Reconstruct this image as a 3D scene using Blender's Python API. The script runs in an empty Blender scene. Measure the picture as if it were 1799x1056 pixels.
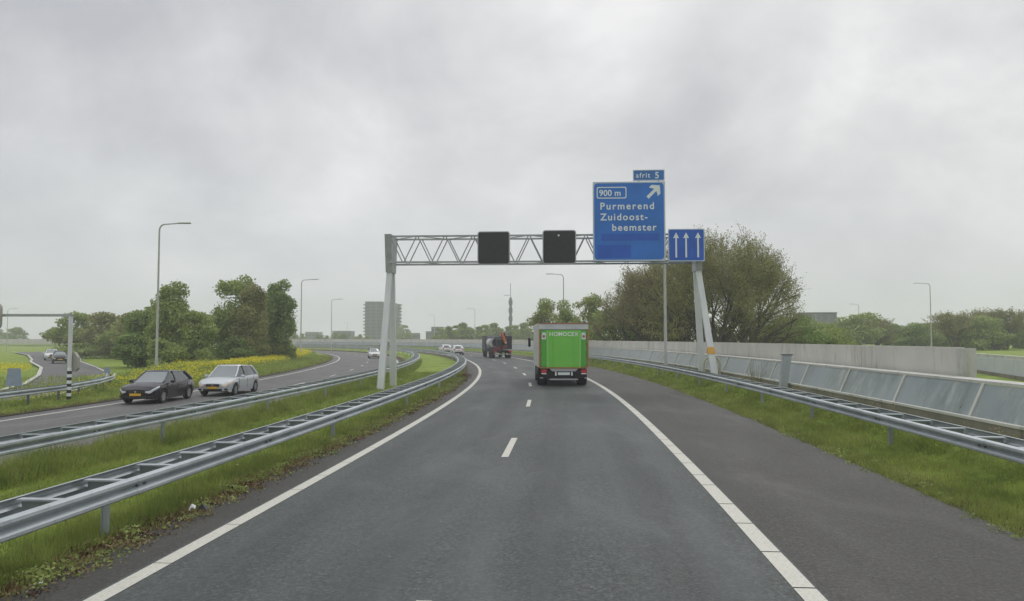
import bpy, math, random
import numpy as np
from mathutils import Vector, Matrix
random.seed(7); rng = np.random.default_rng(7)
S = bpy.context.scene; COL = S.collection
R = math.radians; PI = math.pi

# ------------------------------------------------------------------ materials
def mat(name, col=(.5,.5,.5), rough=.6, metal=0., spec=.5, coat=0., emit=None):
    m = bpy.data.materials.new(name); m.use_nodes = True
    b = m.node_tree.nodes['Principled BSDF']
    b.inputs['Base Color'].default_value = (*col, 1); b.inputs['Roughness'].default_value = rough
    b.inputs['Metallic'].default_value = metal; b.inputs['Specular IOR Level'].default_value = spec
    b.inputs['Coat Weight'].default_value = coat; b.inputs['Coat Roughness'].default_value = .08
    if emit: b.inputs['Emission Color'].default_value = (*emit[0], 1); b.inputs['Emission Strength'].default_value = emit[1]
    return m
class NT:
    def __init__(s, m): s.t = m.node_tree; s.b = s.t.nodes.get('Principled BSDF')
    def n(s, typ, **kw):
        o = s.t.nodes.new(typ)
        for k, v in kw.items(): setattr(o, k, v)
        return o
    def l(s, a, b): s.t.links.new(a, b)
    def coord(s, kind='Object'): return s.n('ShaderNodeTexCoord').outputs[kind]
    def mapping(s, vec, scale=(1,1,1), loc=(0,0,0)):
        m = s.n('ShaderNodeMapping'); s.l(vec, m.inputs['Vector']); m.inputs['Scale'].default_value = scale; m.inputs['Location'].default_value = loc
        return m.outputs[0]
    def noise(s, vec, scale=5, detail=4, rough=.55, dist=0):
        o = s.n('ShaderNodeTexNoise'); s.l(vec, o.inputs['Vector'])
        o.inputs['Scale'].default_value = scale; o.inputs['Detail'].default_value = detail; o.inputs['Roughness'].default_value = rough; o.inputs['Distortion'].default_value = dist
        return o.outputs['Fac']
    def ramp(s, fac, stops):
        o = s.n('ShaderNodeValToRGB'); s.l(fac, o.inputs[0]); e = o.color_ramp.elements
        while len(e) < len(stops): e.new(.5)
        for q, (p, c) in zip(e, stops): q.position = p; q.color = (*c, 1) if len(c) == 3 else c
        return o.outputs[0]
    def math(s, op, a, b=0., c=None, clamp=False):
        o = s.n('ShaderNodeMath', operation=op, use_clamp=clamp)
        for i, v in enumerate((a, b) if c is None else (a, b, c)):
            if hasattr(v, 'links'): s.l(v, o.inputs[i])
            else: o.inputs[i].default_value = v
        return o.outputs[0]
    def mix(s, fac, a, b, mode='MIX'):
        o = s.n('ShaderNodeMix', data_type='RGBA', blend_type=mode)
        for i, v in ((0, fac), (6, a), (7, b)):
            if hasattr(v, 'links'): s.l(v, o.inputs[i])
            else: o.inputs[i].default_value = v if i == 0 else (*v, 1)
        return o.outputs[2]
    def sep(s, vec):
        o = s.n('ShaderNodeSeparateXYZ'); s.l(vec, o.inputs[0]); return o.outputs
    def step(s, v, a, b):
        o = s.n('ShaderNodeMapRange', interpolation_type='SMOOTHSTEP'); s.l(v, o.inputs[0]); o.inputs[1].default_value = a; o.inputs[2].default_value = b
        return o.outputs[0]
    def bump(s, h, strength=.3, dist=.02):
        o = s.n('ShaderNodeBump'); s.l(h, o.inputs['Height']); o.inputs['Strength'].default_value = strength; o.inputs['Distance'].default_value = dist
        s.l(o.outputs[0], s.b.inputs['Normal'])
    def col(s, c): s.l(c, s.b.inputs['Base Color'])
    def rough(s, c): s.l(c, s.b.inputs['Roughness'])

def noisy(name, c1, c2, scale=3, rough=.7, metal=0, bump=0, detail=5, stretch=(1,1,1), spec=.5):
    m = mat(name, c1, rough, metal, spec); t = NT(m); v = t.mapping(t.coord(), stretch)
    f = t.noise(v, scale, detail); t.col(t.ramp(f, [(.3, c1), (.7, c2)]))
    if bump: t.bump(t.noise(v, scale*6, 4), bump)
    return m

def asphalt(name, dark, light, tint, tracks=True):
    m = mat(name, dark, .6, spec=.35); t = NT(m); uv = t.coord('UV'); ob = t.coord('Object')
    grain = t.noise(ob, 24, 5, .8); base = t.ramp(grain, [(.32, tuple(x*.45 for x in dark)), (.5, dark), (.68, tuple(x*1.75 for x in light))])
    streak = t.noise(t.mapping(uv, (.9, .035, 1)), 2.2, 5, .6)
    c = t.mix(t.step(streak, .35, .7), base, tint, 'MIX'); c = t.mix(.5, base, c)
    if tracks:
        u_ = t.sep(uv)[0]; wob = t.math('MULTIPLY', t.noise(t.mapping(uv, (0,.03,1)), 3, 2), .35)
        for c0 in (.85, 2.4, 4.15, 5.75):
            k = t.step(t.math('ABSOLUTE', t.math('SUBTRACT', t.math('ADD', u_, wob), c0+.17)), .55, .1); c = t.mix(t.math('MULTIPLY', k, .3), c, tuple(x*.62 for x in dark))
    patch = t.noise(t.mapping(uv, (.35, .12, 1)), 1.7, 6, .62, .6)
    c = t.mix(t.math('MULTIPLY', t.step(patch, .5, .72), .35), c, tuple(x*1.45 for x in light))
    spot = t.n('ShaderNodeTexVoronoi'); t.l(ob, spot.inputs['Vector']); spot.inputs['Scale'].default_value = 1.4
    sp = t.math('LESS_THAN', spot.outputs['Distance'], .03)
    c = t.mix(t.math('MULTIPLY', sp, .4), c, (.3, .3, .29))
    t.col(c); rr = t.math('MULTIPLY_ADD', patch, -.3, .82); t.rough(rr)
    t.bump(grain, .35, .008)
    return m

M = {}
M['lane'] = asphalt('lane asphalt', (.054,.062,.06), (.084,.095,.093), (.088,.099,.097))
M['shoulder'] = asphalt('shoulder asphalt', (.042,.041,.038), (.062,.060,.055), (.052,.051,.047), False)
M['oldroad'] = asphalt('worn asphalt', (.095,.093,.093), (.13,.127,.127), (.12,.117,.117), False)
def paint():
    m = mat('road paint', (.6,.6,.56), .55); t = NT(m); ob = t.coord()
    f = t.noise(ob, 30, 5, .7); g = t.noise(ob, 1.3, 3)
    c = t.ramp(f, [(.28, (.3,.29,.25)), (.45, (.56,.55,.48)), (.7, (.68,.67,.6))]); t.col(t.mix(t.math('MULTIPLY', g, .5), c, (.42,.42,.38)))
    return m
M['paint'] = paint()
def grass(name, edges):
    m = mat(name, (.1,.16,.03), .85, spec=.2); t = NT(m); ob = t.coord(); uv = t.coord('UV')
    a = t.noise(ob, .5, 7, .7); b = t.noise(ob, 9, 5, .75); d = t.noise(ob, 1.9, 4, .6)
    c = t.ramp(a, [(.3, (.15,.23,.045)), (.5, (.25,.34,.05)), (.7, (.34,.43,.07))])
    c = t.mix(t.step(b, .35, .7), t.mix(.4, c, (.05,.08,.015)), c)
    c = t.mix(t.math('MULTIPLY', t.step(d, .6, .75), .5), c, (.17,.155,.07))
    for e in edges:
        du = t.math('ABSOLUTE', t.math('SUBTRACT', t.sep(uv)[0], e))
        du = t.math('ADD', du, t.math('MULTIPLY', t.math('SUBTRACT', t.noise(ob, 1.6, 5, .7), .5), 1.1))
        k = t.math('SUBTRACT', 1., t.step(du, .4, .85))
        soil = t.ramp(b, [(.3, (.03,.022,.016)), (.5, (.075,.055,.035)), (.7, (.13,.1,.06))])
        c = t.mix(k, c, soil)
    t.col(c); t.bump(b, .9, .06)
    return m
M['grass_strip'] = grass('median grass', [-.9, -7.7])
M['grass_right'] = grass('right verge grass', [10.1])
M['grass_left'] = grass('left verge grass', [-16.9])
M['grass_far'] = grass('field grass', [])
def leafm(name, c1, c2, c3, scale=.6, tr=.25):
    m = mat(name, c1, .65, spec=.25); t = NT(m); ob = t.coord()
    f = t.noise(ob, scale, 3); g = t.noise(ob, scale*9, 2)
    f = t.math('ADD', t.math('MULTIPLY', f, .65), t.math('MULTIPLY', g, .35))
    c = t.ramp(f, [(.36, c1), (.5, c2), (.64, c3)]); t.col(c)
    tl = t.n('ShaderNodeBsdfTranslucent'); t.l(c, tl.inputs[0]); mx = t.n('ShaderNodeMixShader'); mx.inputs[0].default_value = tr
    out = t.t.nodes['Material Output']; t.l(t.b.outputs[0], mx.inputs[1]); t.l(tl.outputs[0], mx.inputs[2]); t.l(mx.outputs[0], out.inputs[0])
    return m
M['leaf_green'] = leafm('green leaves', (.14,.21,.065), (.22,.31,.09), (.33,.42,.14))
M['leaf_mid'] = leafm('mid green leaves', (.20,.26,.08), (.30,.37,.11), (.42,.48,.17))
M['leaf_olive'] = leafm('olive leaves', (.19,.20,.07), (.28,.285,.10), (.38,.37,.15))
M['leaf_brown'] = leafm('budding twigs', (.20,.185,.09), (.30,.275,.135), (.40,.365,.19))
M['leaf_bright'] = leafm('spring leaves', (.2,.26,.07), (.28,.34,.09), (.38,.42,.13))
M['blade'] = leafm('grass blades', (.16,.22,.06), (.27,.34,.08), (.43,.48,.15), .9, .45)
M['blade_dry'] = leafm('dry grass blades', (.17,.13,.07), (.26,.22,.1), (.38,.33,.17), 1.5, .3)
M['soil_leaf'] = leafm('dead brown leaves', (.06,.038,.025), (.13,.075,.042), (.22,.13,.075), 2, .1)
M['flower'] = leafm('yellow blossom', (.55,.50,.03), (.68,.61,.035), (.80,.74,.06), 1.5, .3)
M['bark'] = noisy('bark', (.06,.05,.04), (.12,.105,.08), 4, .9, bump=.5)
def steel(name, c1, c2, rough=.42, metal=.75):
    m = mat(name, c1, rough, metal); t = NT(m); ob = t.coord()
    f = t.noise(t.mapping(ob, (1,1,1)), 1.1, 6, .65); g = t.noise(ob, 14, 3)
    c = t.ramp(f, [(.3, c1), (.62, c2)]); c = t.mix(t.math('MULTIPLY', t.step(g, .55, .8), .35), c, tuple(x*.6 for x in c1)); t.col(c)
    t.rough(t.math('MULTIPLY_ADD', f, .35, rough-.15))
    return m
M['galv'] = steel('galvanised steel', (.29,.325,.345), (.46,.5,.52), .55, .45)
M['galv_dark'] = steel('dark galvanised steel', (.13,.14,.15), (.22,.23,.24), .6, .5)
M['pole'] = noisy('lamp pole grey paint', (.36,.37,.35), (.46,.47,.44), 2, .5)
M['gantry'] = noisy('gantry light grey paint', (.56,.59,.6), (.68,.7,.7), .9, .45, stretch=(2,2,.5))
M['gantry_dark'] = noisy('gantry grey steel', (.30,.315,.325), (.42,.435,.44), 2, .5, .15)
def concrete(name, c1, c2, stain):
    m = mat(name, c1, .85, spec=.3); t = NT(m); uv = t.coord('Object')
    a = t.noise(uv, .5, 6, .65); b = t.noise(uv, 22, 4, .7); s = t.noise(t.mapping(uv, (1,1,.22)), 1.5, 6, .7)
    c = t.ramp(a, [(.3, c1), (.7, c2)]); c = t.mix(t.math('MULTIPLY', t.step(s, .5, .7), .7), c, stain); c = t.mix(t.math('MULTIPLY', b, .25), c, tuple(x*.5 for x in c1)); t.col(c)
    t.bump(b, .25, .01)
    return m
M['concrete'] = concrete('pale concrete', (.56,.55,.5), (.68,.67,.62), (.3,.28,.21))
M['plinth'] = concrete('weathered concrete plinth', (.2,.185,.155), (.28,.26,.22), (.11,.105,.08))
M['ledge'] = concrete('pale concrete ledge', (.5,.5,.47), (.62,.62,.58), (.28,.28,.24))
def pane():
    m = mat('blue grey panel', (.2,.25,.26), .3, spec=.5); t = NT(m); ob = t.coord()
    f = t.noise(t.mapping(ob, (1,1,.15)), 2.5, 6, .7); g = t.noise(ob, .35, 3)
    c = t.ramp(f, [(.3, (.13,.165,.155)), (.5, (.21,.25,.24)), (.68, (.36,.39,.37))]); t.col(t.mix(t.step(g, .4, .65), c, (.25,.29,.3)))
    t.rough(t.math('MULTIPLY_ADD', f, .5, .12))
    return m
M['pane'] = pane(); M['pane_pale'] = noisy('pale lilac panel', (.5,.52,.6), (.6,.62,.7), .6, .5)
def signblue(name, c):
    m = mat(name, c, .4, spec=.4); t = NT(m); f = t.noise(t.coord(), .8, 4); t.col(t.ramp(f, [(.3, tuple(x*.88 for x in c)), (.7, tuple(min(1, x*1.12) for x in c))])); return m
M['blue'] = signblue('sign blue', (.03,.165,.56)); M['blue_dark'] = signblue('sign dark blue patch', (.025,.11,.50)); M['blue_soft'] = signblue('sign faded blue', (.04,.16,.47))
M['white'] = mat('sign white', (.72,.77,.78), .5); M['signedge'] = mat('sign aluminium edge', (.45,.52,.6), .4, .3)
M['matrix'] = noisy('matrix display black', (.018,.02,.022), (.03,.032,.035), 8, .55); M['matrix_rim'] = mat('matrix display rim', (.42,.44,.47), .45, .2)
M['orange'] = mat('ochre band', (.62,.34,.05), .6); M['hoop'] = noisy('dull yellow tube', (.36,.34,.2), (.46,.43,.26), 5, .6)
M['rubber'] = mat('tyre rubber', (.02,.02,.021), .85); M['rim'] = mat('alloy rim', (.5,.51,.53), .35, .7)
M['glass'] = mat('car glass', (.06,.075,.08), .06, spec=.9); M['glass_sky_sheen'] = mat('car windscreen painted sky sheen', (.2,.23,.24), .08, spec=.9)  # windscreen base colour is paler, the sky's reflection painted into it
M['black'] = mat('black plastic', (.02,.021,.023), .55); M['dark'] = mat('dark underbody', (.012,.012,.013), .8)
M['plate'] = mat('yellow number plate', (.7,.42,.03), .5); M['chrome'] = mat('headlamp', (.5,.53,.56), .12, .4); M['amber'] = mat('amber lens', (.78,.66,.52), .3)
M['red'] = mat('red lamp lens', (.55,.02,.03), .3); M['grey'] = mat('grey parts', (.35,.36,.36), .6)
def carpaint(name, c, metal=.3): return mat(name, c, .32, metal, .4, .55)
M['car_black'] = carpaint('black violet car paint', (.016,.014,.02)); M['car_silver'] = carpaint('silver car paint', (.55,.58,.62), .35); M['car_white'] = carpaint('white car paint', (.72,.73,.73), 0)
M['truck_green'] = noisy('green truck door', (.16,.52,.06), (.19,.58,.08), .9, .5); M['truck_green_light'] = mat('light green rib', (.24,.60,.13), .5); M['truck_green_dark'] = mat('deep green strip', (.09,.40,.045), .5)
M['truck_white'] = noisy('grey white box side', (.42,.43,.42), (.5,.5,.49), .8, .5); M['truck_orange'] = mat('orange frame', (.42,.2,.04), .5); M['truck_red'] = mat('faded red trim', (.38,.16,.12), .6)
M['letter'] = mat('pale lettering', (.82,.88,.8), .5)
M['crane'] = mat('orange crane paint', (.55,.15,.06), .5); M['crane_red'] = mat('dark red paint', (.13,.03,.035), .5)
M['tank'] = noisy('pale tank', (.45,.48,.48), (.6,.62,.62), 1.2, .5)
M['box_beige'] = mat('beige grey cabinet', (.33,.33,.28), .6)
M['sign_back'] = noisy('grey blue sign back', (.23,.29,.37), (.28,.34,.43), 3, .5)
M['bl_dark'] = noisy('slate facade', (.1,.105,.115), (.13,.135,.145), .3, .8); M['bl_light'] = noisy('grey facade', (.17,.18,.175), (.21,.215,.21), .3, .8)
M['bl_brick'] = noisy('brown brick facade', (.12,.1,.09), (.16,.13,.11), .4, .85); M['bl_glass'] = mat('window glass', (.06,.075,.085), .12, spec=.8); M['bl_white'] = mat('pale render', (.5,.5,.48), .7)

# ------------------------------------------------------------------ object helpers
def tag(o, label=None, cat=None, group=None, kind=None):
    for k, v in (('label', label), ('category', cat), ('group', group), ('kind', kind)):
        if v: o[k] = v
    return o
def empty(name, loc=(0,0,0), rz=0, parent=None):
    o = bpy.data.objects.new(name, None); COL.objects.link(o); o.location = loc; o.rotation_euler = (0,0,rz); o.empty_display_size = .3; o.parent = parent
    return o
class MB:
    def __init__(s): s.v = []; s.f = []; s.m = []; s.M = Matrix.Identity(4); s.mi = 0
    def add(s, vs, fs):
        n = len(s.v); s.v += [tuple(s.M @ Vector(p)) for p in vs]; s.f += [tuple(i+n for i in f) for f in fs]; s.m += [s.mi]*len(fs); return s
    def box(s, c, d, rz=0, tilt=None):
        x, y, z = (q/2 for q in d); m = Matrix.Translation(c) @ Matrix.Rotation(rz, 4, 'Z')
        if tilt: m = m @ Matrix.Rotation(tilt[1], 4, tilt[0])
        vs = [m @ Vector((a*x, b*y, e*z)) for e in (-1,1) for a, b in ((-1,-1),(1,-1),(1,1),(-1,1))]
        return s.add(vs, [(3,2,1,0),(4,5,6,7),(0,1,5,4),(1,2,6,5),(2,3,7,6),(3,0,4,7)])
    def bbox(s, c, d, b=.03):   # bevelled box
        x, y, z = (q/2 for q in d); vs = []; fs = []
        lay = [(-z, b), (-z+b, 0), (z-b, 0), (z, b)]
        for zz, i in lay:
            X, Y = x-i, y-i
            for px, py in ((-X+b,-Y),(X-b,-Y),(X,-Y+b),(X,Y-b),(X-b,Y),(-X+b,Y),(-X,Y-b),(-X,-Y+b)): vs.append((c[0]+px, c[1]+py, c[2]+zz))
        for k in range(3):
            for i in range(8): j = (i+1) % 8; fs.append((k*8+i, k*8+j, k*8+8+j, k*8+8+i))
        fs += [tuple(range(7,-1,-1)), tuple(range(24,32))]
        return s.add(vs, fs)
    def tube(s, pts, rad, n=8, cap=True):
        pts = [Vector(p) for p in pts]; k = len(pts); rad = rad if hasattr(rad, '__len__') else [rad]*k; vs = []; fs = []
        up = None
        for i, p in enumerate(pts):
            d = (pts[min(i+1,k-1)] - pts[max(i-1,0)]).normalized()
            if up is None: up = Vector((0,0,1)) if abs(d.z) < .9 else Vector((1,0,0))
            a = (up - d*up.dot(d)).normalized(); b = d.cross(a); up = a
            for j in range(n): t = 2*PI*(j+.5)/n; vs.append(p + (a*math.cos(t) + b*math.sin(t))*rad[i])
        for i in range(k-1):
            for j in range(n): q = (j+1) % n; fs.append((i*n+j, i*n+q, i*n+n+q, i*n+n+j))
        if cap: fs += [tuple(range(n-1,-1,-1)), tuple(range((k-1)*n, k*n))]
        return s.add(vs, fs)
    def prism(s, poly, y0, y1, axis='Y'):   # poly in (x,z), extruded along y; or (x,y) along z; or (y,z) along x
        n = len(poly); P = {'Y': lambda a, b, t: (a, t, b), 'Z': lambda a, b, t: (a, b, t), 'X': lambda a, b, t: (t, a, b)}[axis]
        vs = [P(a, b, y0) for a, b in poly] + [P(a, b, y1) for a, b in poly]
        return s.add(vs, [tuple(range(n)), tuple(range(2*n-1, n-1, -1))] + [(i, i+n, (i+1) % n + n, (i+1) % n) for i in range(n)])
    def disc(s, c, r, w, axis='X', n=20, r2=None):
        r2 = r if r2 is None else r2; e = {'X': Vector((1,0,0)), 'Y': Vector((0,1,0)), 'Z': Vector((0,0,1))}[axis]; c = Vector(c)
        return s.tube([c - e*w/2, c + e*w/2], [r, r2], n)
    def grid(s, rows, close=False):
        n = len(rows[0]); vs = [p for r in rows for p in r]; fs = []
        for i in range(len(rows)-1):
            for j in range(n if close else n-1): q = (j+1) % n; fs.append((i*n+j, i*n+q, (i+1)*n+q, (i+1)*n+j))
        return s.add(vs, fs)
    def build(s, name, mats, parent=None, smooth=None, loc=None):
        me = bpy.data.meshes.new(name); me.from_pydata(s.v, [], s.f)
        mats = mats if isinstance(mats, (list, tuple)) else [mats]
        for q in mats: me.materials.append(M[q] if isinstance(q, str) else q)
        if len(mats) > 1: me.polygons.foreach_set('material_index', s.m)
        me.validate()
        if smooth:
            me.polygons.foreach_set('use_smooth', [True]*len(me.polygons)); me.set_sharp_from_angle(angle=R(smooth))
        me.update(); o = bpy.data.objects.new(name, me); COL.objects.link(o); o.parent = parent
        if loc: o.location = loc
        return o
def fast_mesh(name, verts, nper, mats, parent=None, mi=None, uv=None):
    """verts (n*nper,3) -> n polygons of nper corners"""
    me = bpy.data.meshes.new(name); n = len(verts)//nper
    me.vertices.add(len(verts)); me.vertices.foreach_set('co', np.asarray(verts, dtype=np.float32).ravel())
    me.loops.add(len(verts)); me.loops.foreach_set('vertex_index', np.arange(len(verts), dtype=np.int32))
    me.polygons.add(n); me.polygons.foreach_set('loop_start', np.arange(0, n*nper, nper, dtype=np.int32))
    for q in (mats if isinstance(mats, (list, tuple)) else [mats]): me.materials.append(M[q] if isinstance(q, str) else q)
    if mi is not None: me.polygons.foreach_set('material_index', np.asarray(mi, dtype=np.int32))
    me.update(calc_edges=True); me.validate(); o = bpy.data.objects.new(name, me); COL.objects.link(o); o.parent = parent
    return o
def copy_thing(src, loc, rz=0, scale=1, name=None):
    r = src.copy(); COL.objects.link(r); r.location = loc; r.rotation_euler = (0,0,rz); r.scale = scale if hasattr(scale, '__len__') else (scale,)*3
    for ch in src.children:
        c = ch.copy(); COL.objects.link(c); c.parent = r
        for g in ch.children: d = g.copy(); COL.objects.link(d); d.parent = c
    return r

# ------------------------------------------------------------------ the road's reference curve (inner edge line of our carriageway)
lp = [(-3.96,7.65),(-3.74,10.33),(-3.58,12.34),(-3.31,17.25),(-2.68,26.14),(-2.35,32.58),(-2.02,36.38),(-2.12,45.87),(-2.43,56.93),(-3.78,77.58),(-5.37,91.01)]
rp = [(2.94,8.28),(3.14,10.61),(3.38,14.03),(3.62,17.51),(3.95,23.23),(4.2,28.29),(4.54,38.42),(4.58,46.81)]
pts = lp + [(x-6.8, y) for x, y in rp]
pc = np.polyfit([p[1] for p in pts], [p[0] for p in pts], 4)
cur = []; ds = .5; x = y = 0
def sl(y): return float(np.polyval(np.polyder(pc), y))
Y0 = 8.; x = float(np.polyval(pc, Y0)); s0 = sl(Y0)
for k in range(80, 0, -1): cur.append((x - s0*ds*k/math.hypot(1, s0), Y0 - ds*k/math.hypot(1, s0)))
y = Y0; phi = math.atan(-sl(y)); sa = 0
while sa < 620:
    cur.append((x, y))
    if y < 88: phi = math.atan(-sl(y))
    else:
        s_ = sa + Y0; kr = 1/330 if s_ < 150 else (1/200 if s_ < 330 else 1/500)
        phi += ds*kr
    x -= math.sin(phi)*ds; y += math.cos(phi)*ds; sa += ds
cur = np.array(cur); tang = np.gradient(cur, axis=0); tang /= np.linalg.norm(tang, axis=1)[:,None]; SS = (np.arange(len(cur)) - 80)*ds + Y0
def fr(s):
    px = np.interp(s, SS, cur[:,0]); py = np.interp(s, SS, cur[:,1]); tx = np.interp(s, SS, tang[:,0]); ty = np.interp(s, SS, tang[:,1]); n = np.hypot(tx, ty)
    return px, py, tx/n, ty/n
def at(s, o, z=0):
    px, py, tx, ty = fr(s); return (float(px + o*ty), float(py - o*tx), z)
def head(s): _, _, tx, ty = fr(s); return float(math.atan2(-tx, ty))     # rotation about z that turns +Y into the road's direction
def off(x, y):      # offset and station of world points
    x = np.atleast_1d(x); y = np.atleast_1d(y); o = np.empty(len(x)); st = np.empty(len(x)); c = cur[::4]; t = tang[::4]; s4 = SS[::4]
    for i in range(0, len(x), 2000):
        dx = x[i:i+2000,None] - c[:,0]; dy = y[i:i+2000,None] - c[:,1]; k = np.argmin(dx*dx + dy*dy, axis=1); r = np.arange(len(k))
        o[i:i+2000] = dx[r,k]*t[k,1] - dy[r,k]*t[k,0]; st[i:i+2000] = s4[k]
        far = np.hypot(dx[r,k], dy[r,k]); o[i:i+2000] = np.sign(o[i:i+2000])*far
    return o, st
def sm(v, a, b): t = np.clip((v-a)/(b-a), 0, 1); return t*t*(3-2*t)
def hz(o, y):       # terrain height from offset and distance
    o = np.asarray(o, float); y = np.asarray(y, float); w = sm(y, 50, 64)
    near = np.interp(o, [-30,-22,-19.5,-16.9,-7.65,-7.1,-3.5,-1.2,-.9,10.1,10.8,11.6,12.15,13.2,15,300], [-.5,-.5,-.32,-.5,-.5,-.17,-.1,-.03,-.01,-.01,.04,.1,.4,.48,.1,.1])
    far = np.interp(o, [-36,-30,-25,-21,-16.9,-7.65,-7.1,-3.5,-1.2,-.9,10.1,10.8,11.6,12.15,13.2,15,300], [-.5,-.4,.1,-.08,-.5,-.5,-.17,-.1,-.03,-.01,-.01,.04,.1,.4,.48,.1,.1])
    return near*(1-w) + far*w

def sweep(name, os_, zf, s0, s1, ds_, matn, kind='structure', uvs=True, dz=0., **tg):
    ss = np.arange(s0, s1 + ds_/2, ds_) if not hasattr(ds_, '__len__') else np.asarray(ds_)
    px, py, tx, ty = fr(ss); os_ = np.asarray(os_, float); V = []; U = []
    for i, s in enumerate(ss):
        X = px[i] + os_*ty[i]; Yy = py[i] - os_*tx[i]; Z = (zf(os_, Yy) if callable(zf) else np.full(len(os_), zf)) + dz
        V += list(zip(X.tolist(), Yy.tolist(), Z.tolist())); U += [(o, s) for o in os_]
    n = len(os_); F = [(i*n+j, i*n+j+1, (i+1)*n+j+1, (i+1)*n+j) for i in range(len(ss)-1) for j in range(n-1)]
    me = bpy.data.meshes.new(name); me.from_pydata(V, [], F); me.materials.append(M[matn])
    ul = me.uv_layers.new(name='UVMap'); li = np.empty(len(me.loops), dtype=np.int32); me.loops.foreach_get('vertex_index', li)
    ul.data.foreach_set('uv', np.array(U, dtype=np.float32)[li].ravel()); me.update()
    o = bpy.data.objects.new(name, me); COL.objects.link(o)
    return tag(o, kind=kind, **tg)

# ------------------------------------------------------------------ ground, verges, roads
xs = np.concatenate([[-3200,-1600,-900,-500,-330,-240], np.arange(-180, 121, 3.), [160,240,400,800,1600,3200]])
ys = np.concatenate([[-300,-100], np.arange(-40, 331, 3.), [380,500,800,1500,3200]])
gx, gy = np.meshgrid(xs, ys); oo, st = off(gx.ravel(), gy.ravel()); H = hz(oo, gy.ravel()) + .04*np.sin(gx.ravel()*.21)*np.cos(gy.ravel()*.17)
inside = (oo > -22) & (oo < 15) & (gy.ravel() > -45); H[inside] = -.85; H[(oo < -36)] -= .03
H[(gx.ravel() > 19) & (oo > 17)] += .15
nx = len(xs); gf = [(j*nx+i, j*nx+i+1, (j+1)*nx+i+1, (j+1)*nx+i) for j in range(len(ys)-1) for i in range(nx-1)]
gm = MB(); gm.v = list(zip(gx.ravel().tolist(), gy.ravel().tolist(), H.tolist())); gm.f = gf; gm.m = [0]*len(gf)
tag(gm.build('ground', 'grass_far', smooth=180), kind='structure')
SE = 600
tag(sweep('median_grass', [-7.75,-7.5,-7.2,-6.6,-5.8,-5,-4.2,-3.5,-2.6,-1.9,-1.4,-1.1,-.85], hz, -30, SE, 1.5, 'grass_strip'))
tag(sweep('right_verge', [10.05,10.3,10.6,11,11.5,11.8,12.15,13.2,15,18], hz, -30, SE, 1.5, 'grass_right'))
tag(sweep('left_verge', [-25,-23.5,-22,-21,-20,-19.3,-18.5,-17.6,-16.85], hz, -30, SE, 1.5, 'grass_left', dz=.05))
sweep('road', [-.15,1.5,3.2,5,6.95], 0, -30, SE, 1.5, 'lane', dz=.02)
sweep('hard_shoulder', [6.7,8.4,10.15], 0, -30, SE, 1.5, 'shoulder', dz=.014)
sweep('inner_shoulder', [-.95,-.1], 0, -30, SE, 1.5, 'shoulder', dz=.014)
sweep('opposite_road', [-16.95,-13.5,-10.5,-7.6], -.5, -30, SE, 1.5, 'oldroad', dz=.02)
def marking(name, o0, o1, z, segs):
    V = []; F = []
    for a, b in segs:
        q = max(1, int((b-a)/3)); n0 = len(V)
        for k in range(q+1):
            s = a + (b-a)*k/q; V += [at(s, o0, z), at(s, o1, z)]
        F += [(n0+2*k, n0+2*k+1, n0+2*k+3, n0+2*k+2) for k in range(q)]
    m = MB(); m.v = V; m.f = F; m.m = [0]*len(F); tag(m.build(name, 'paint'), kind='structure')
def cracked(s0, s1, every, gap=.03):
    out = []; s = s0
    while s < s1:
        L = every*random.uniform(.6, 1.4); out.append((s, min(s+L-gap, s1))); s += L
    return out
marking('edge_marking', -.1, .1, .026, cracked(-10, 60, 1.9, .02) + [(60, 500)])
marking('edge_marking', 6.7, 6.92, .026, cracked(-10, 45, 1.15, .035) + [(45, 500)])
marking('lane_marking', 3.04, 3.19, .026, [(5.0+12*k - .4, 5.0+12*k+2.7) for k in range(-1, 30)])
marking('edge_marking', -8.15, -7.95, -.474, [(-10, 560)]); marking('edge_marking', -16.0, -15.82, -.474, [(-10, 560)])
marking('lane_marking', -11.9, -11.75, -.474, [(2+12*k, 5+12*k) for k in range(30)])
# side road on the left
le = [(-108,168),(-84,135),(-66,107),(-60,97),(-46.5,77),(-37,61),(-30.6,49),(-28,42.5),(-26.6,32),(-26,10),(-26,-20)]
re = [(-104,172),(-80,140),(-62,112),(-56,101),(-42,79),(-31,61),(-25.9,49),(-23.6,41),(-22.6,32),(-22,10),(-22,-20)]
def ribbon(name, A, B, z, matn, n=6):
    m = MB(); rows = []
    for i in range(len(A)-1):
        for k in range(n):
            t = k/n; rows.append([(A[i][0]*(1-t)+A[i+1][0]*t, A[i][1]*(1-t)+A[i+1][1]*t, z), (B[i][0]*(1-t)+B[i+1][0]*t, B[i][1]*(1-t)+B[i+1][1]*t, z)])
    m.grid(rows); o = m.build(name, matn); uv = o.data.uv_layers.new(name='UVMap')
    for l in o.data.loops: v = o.data.vertices[l.vertex_index].co; uv.data[l.index].uv = (v.x*.8+v.y*.5, v.y)
    return tag(o, kind='structure')
ribbon('side_road', le, re, -.4, 'oldroad')
ribbon('side_road_edge', [(a-.35, b) for a, b in le], le, -.34, 'ledge'); ribbon('side_road_marking', [(a-.32, b-.1) for a, b in re], [(a-.14, b-.05) for a, b in re], -.392, 'paint')

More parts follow.
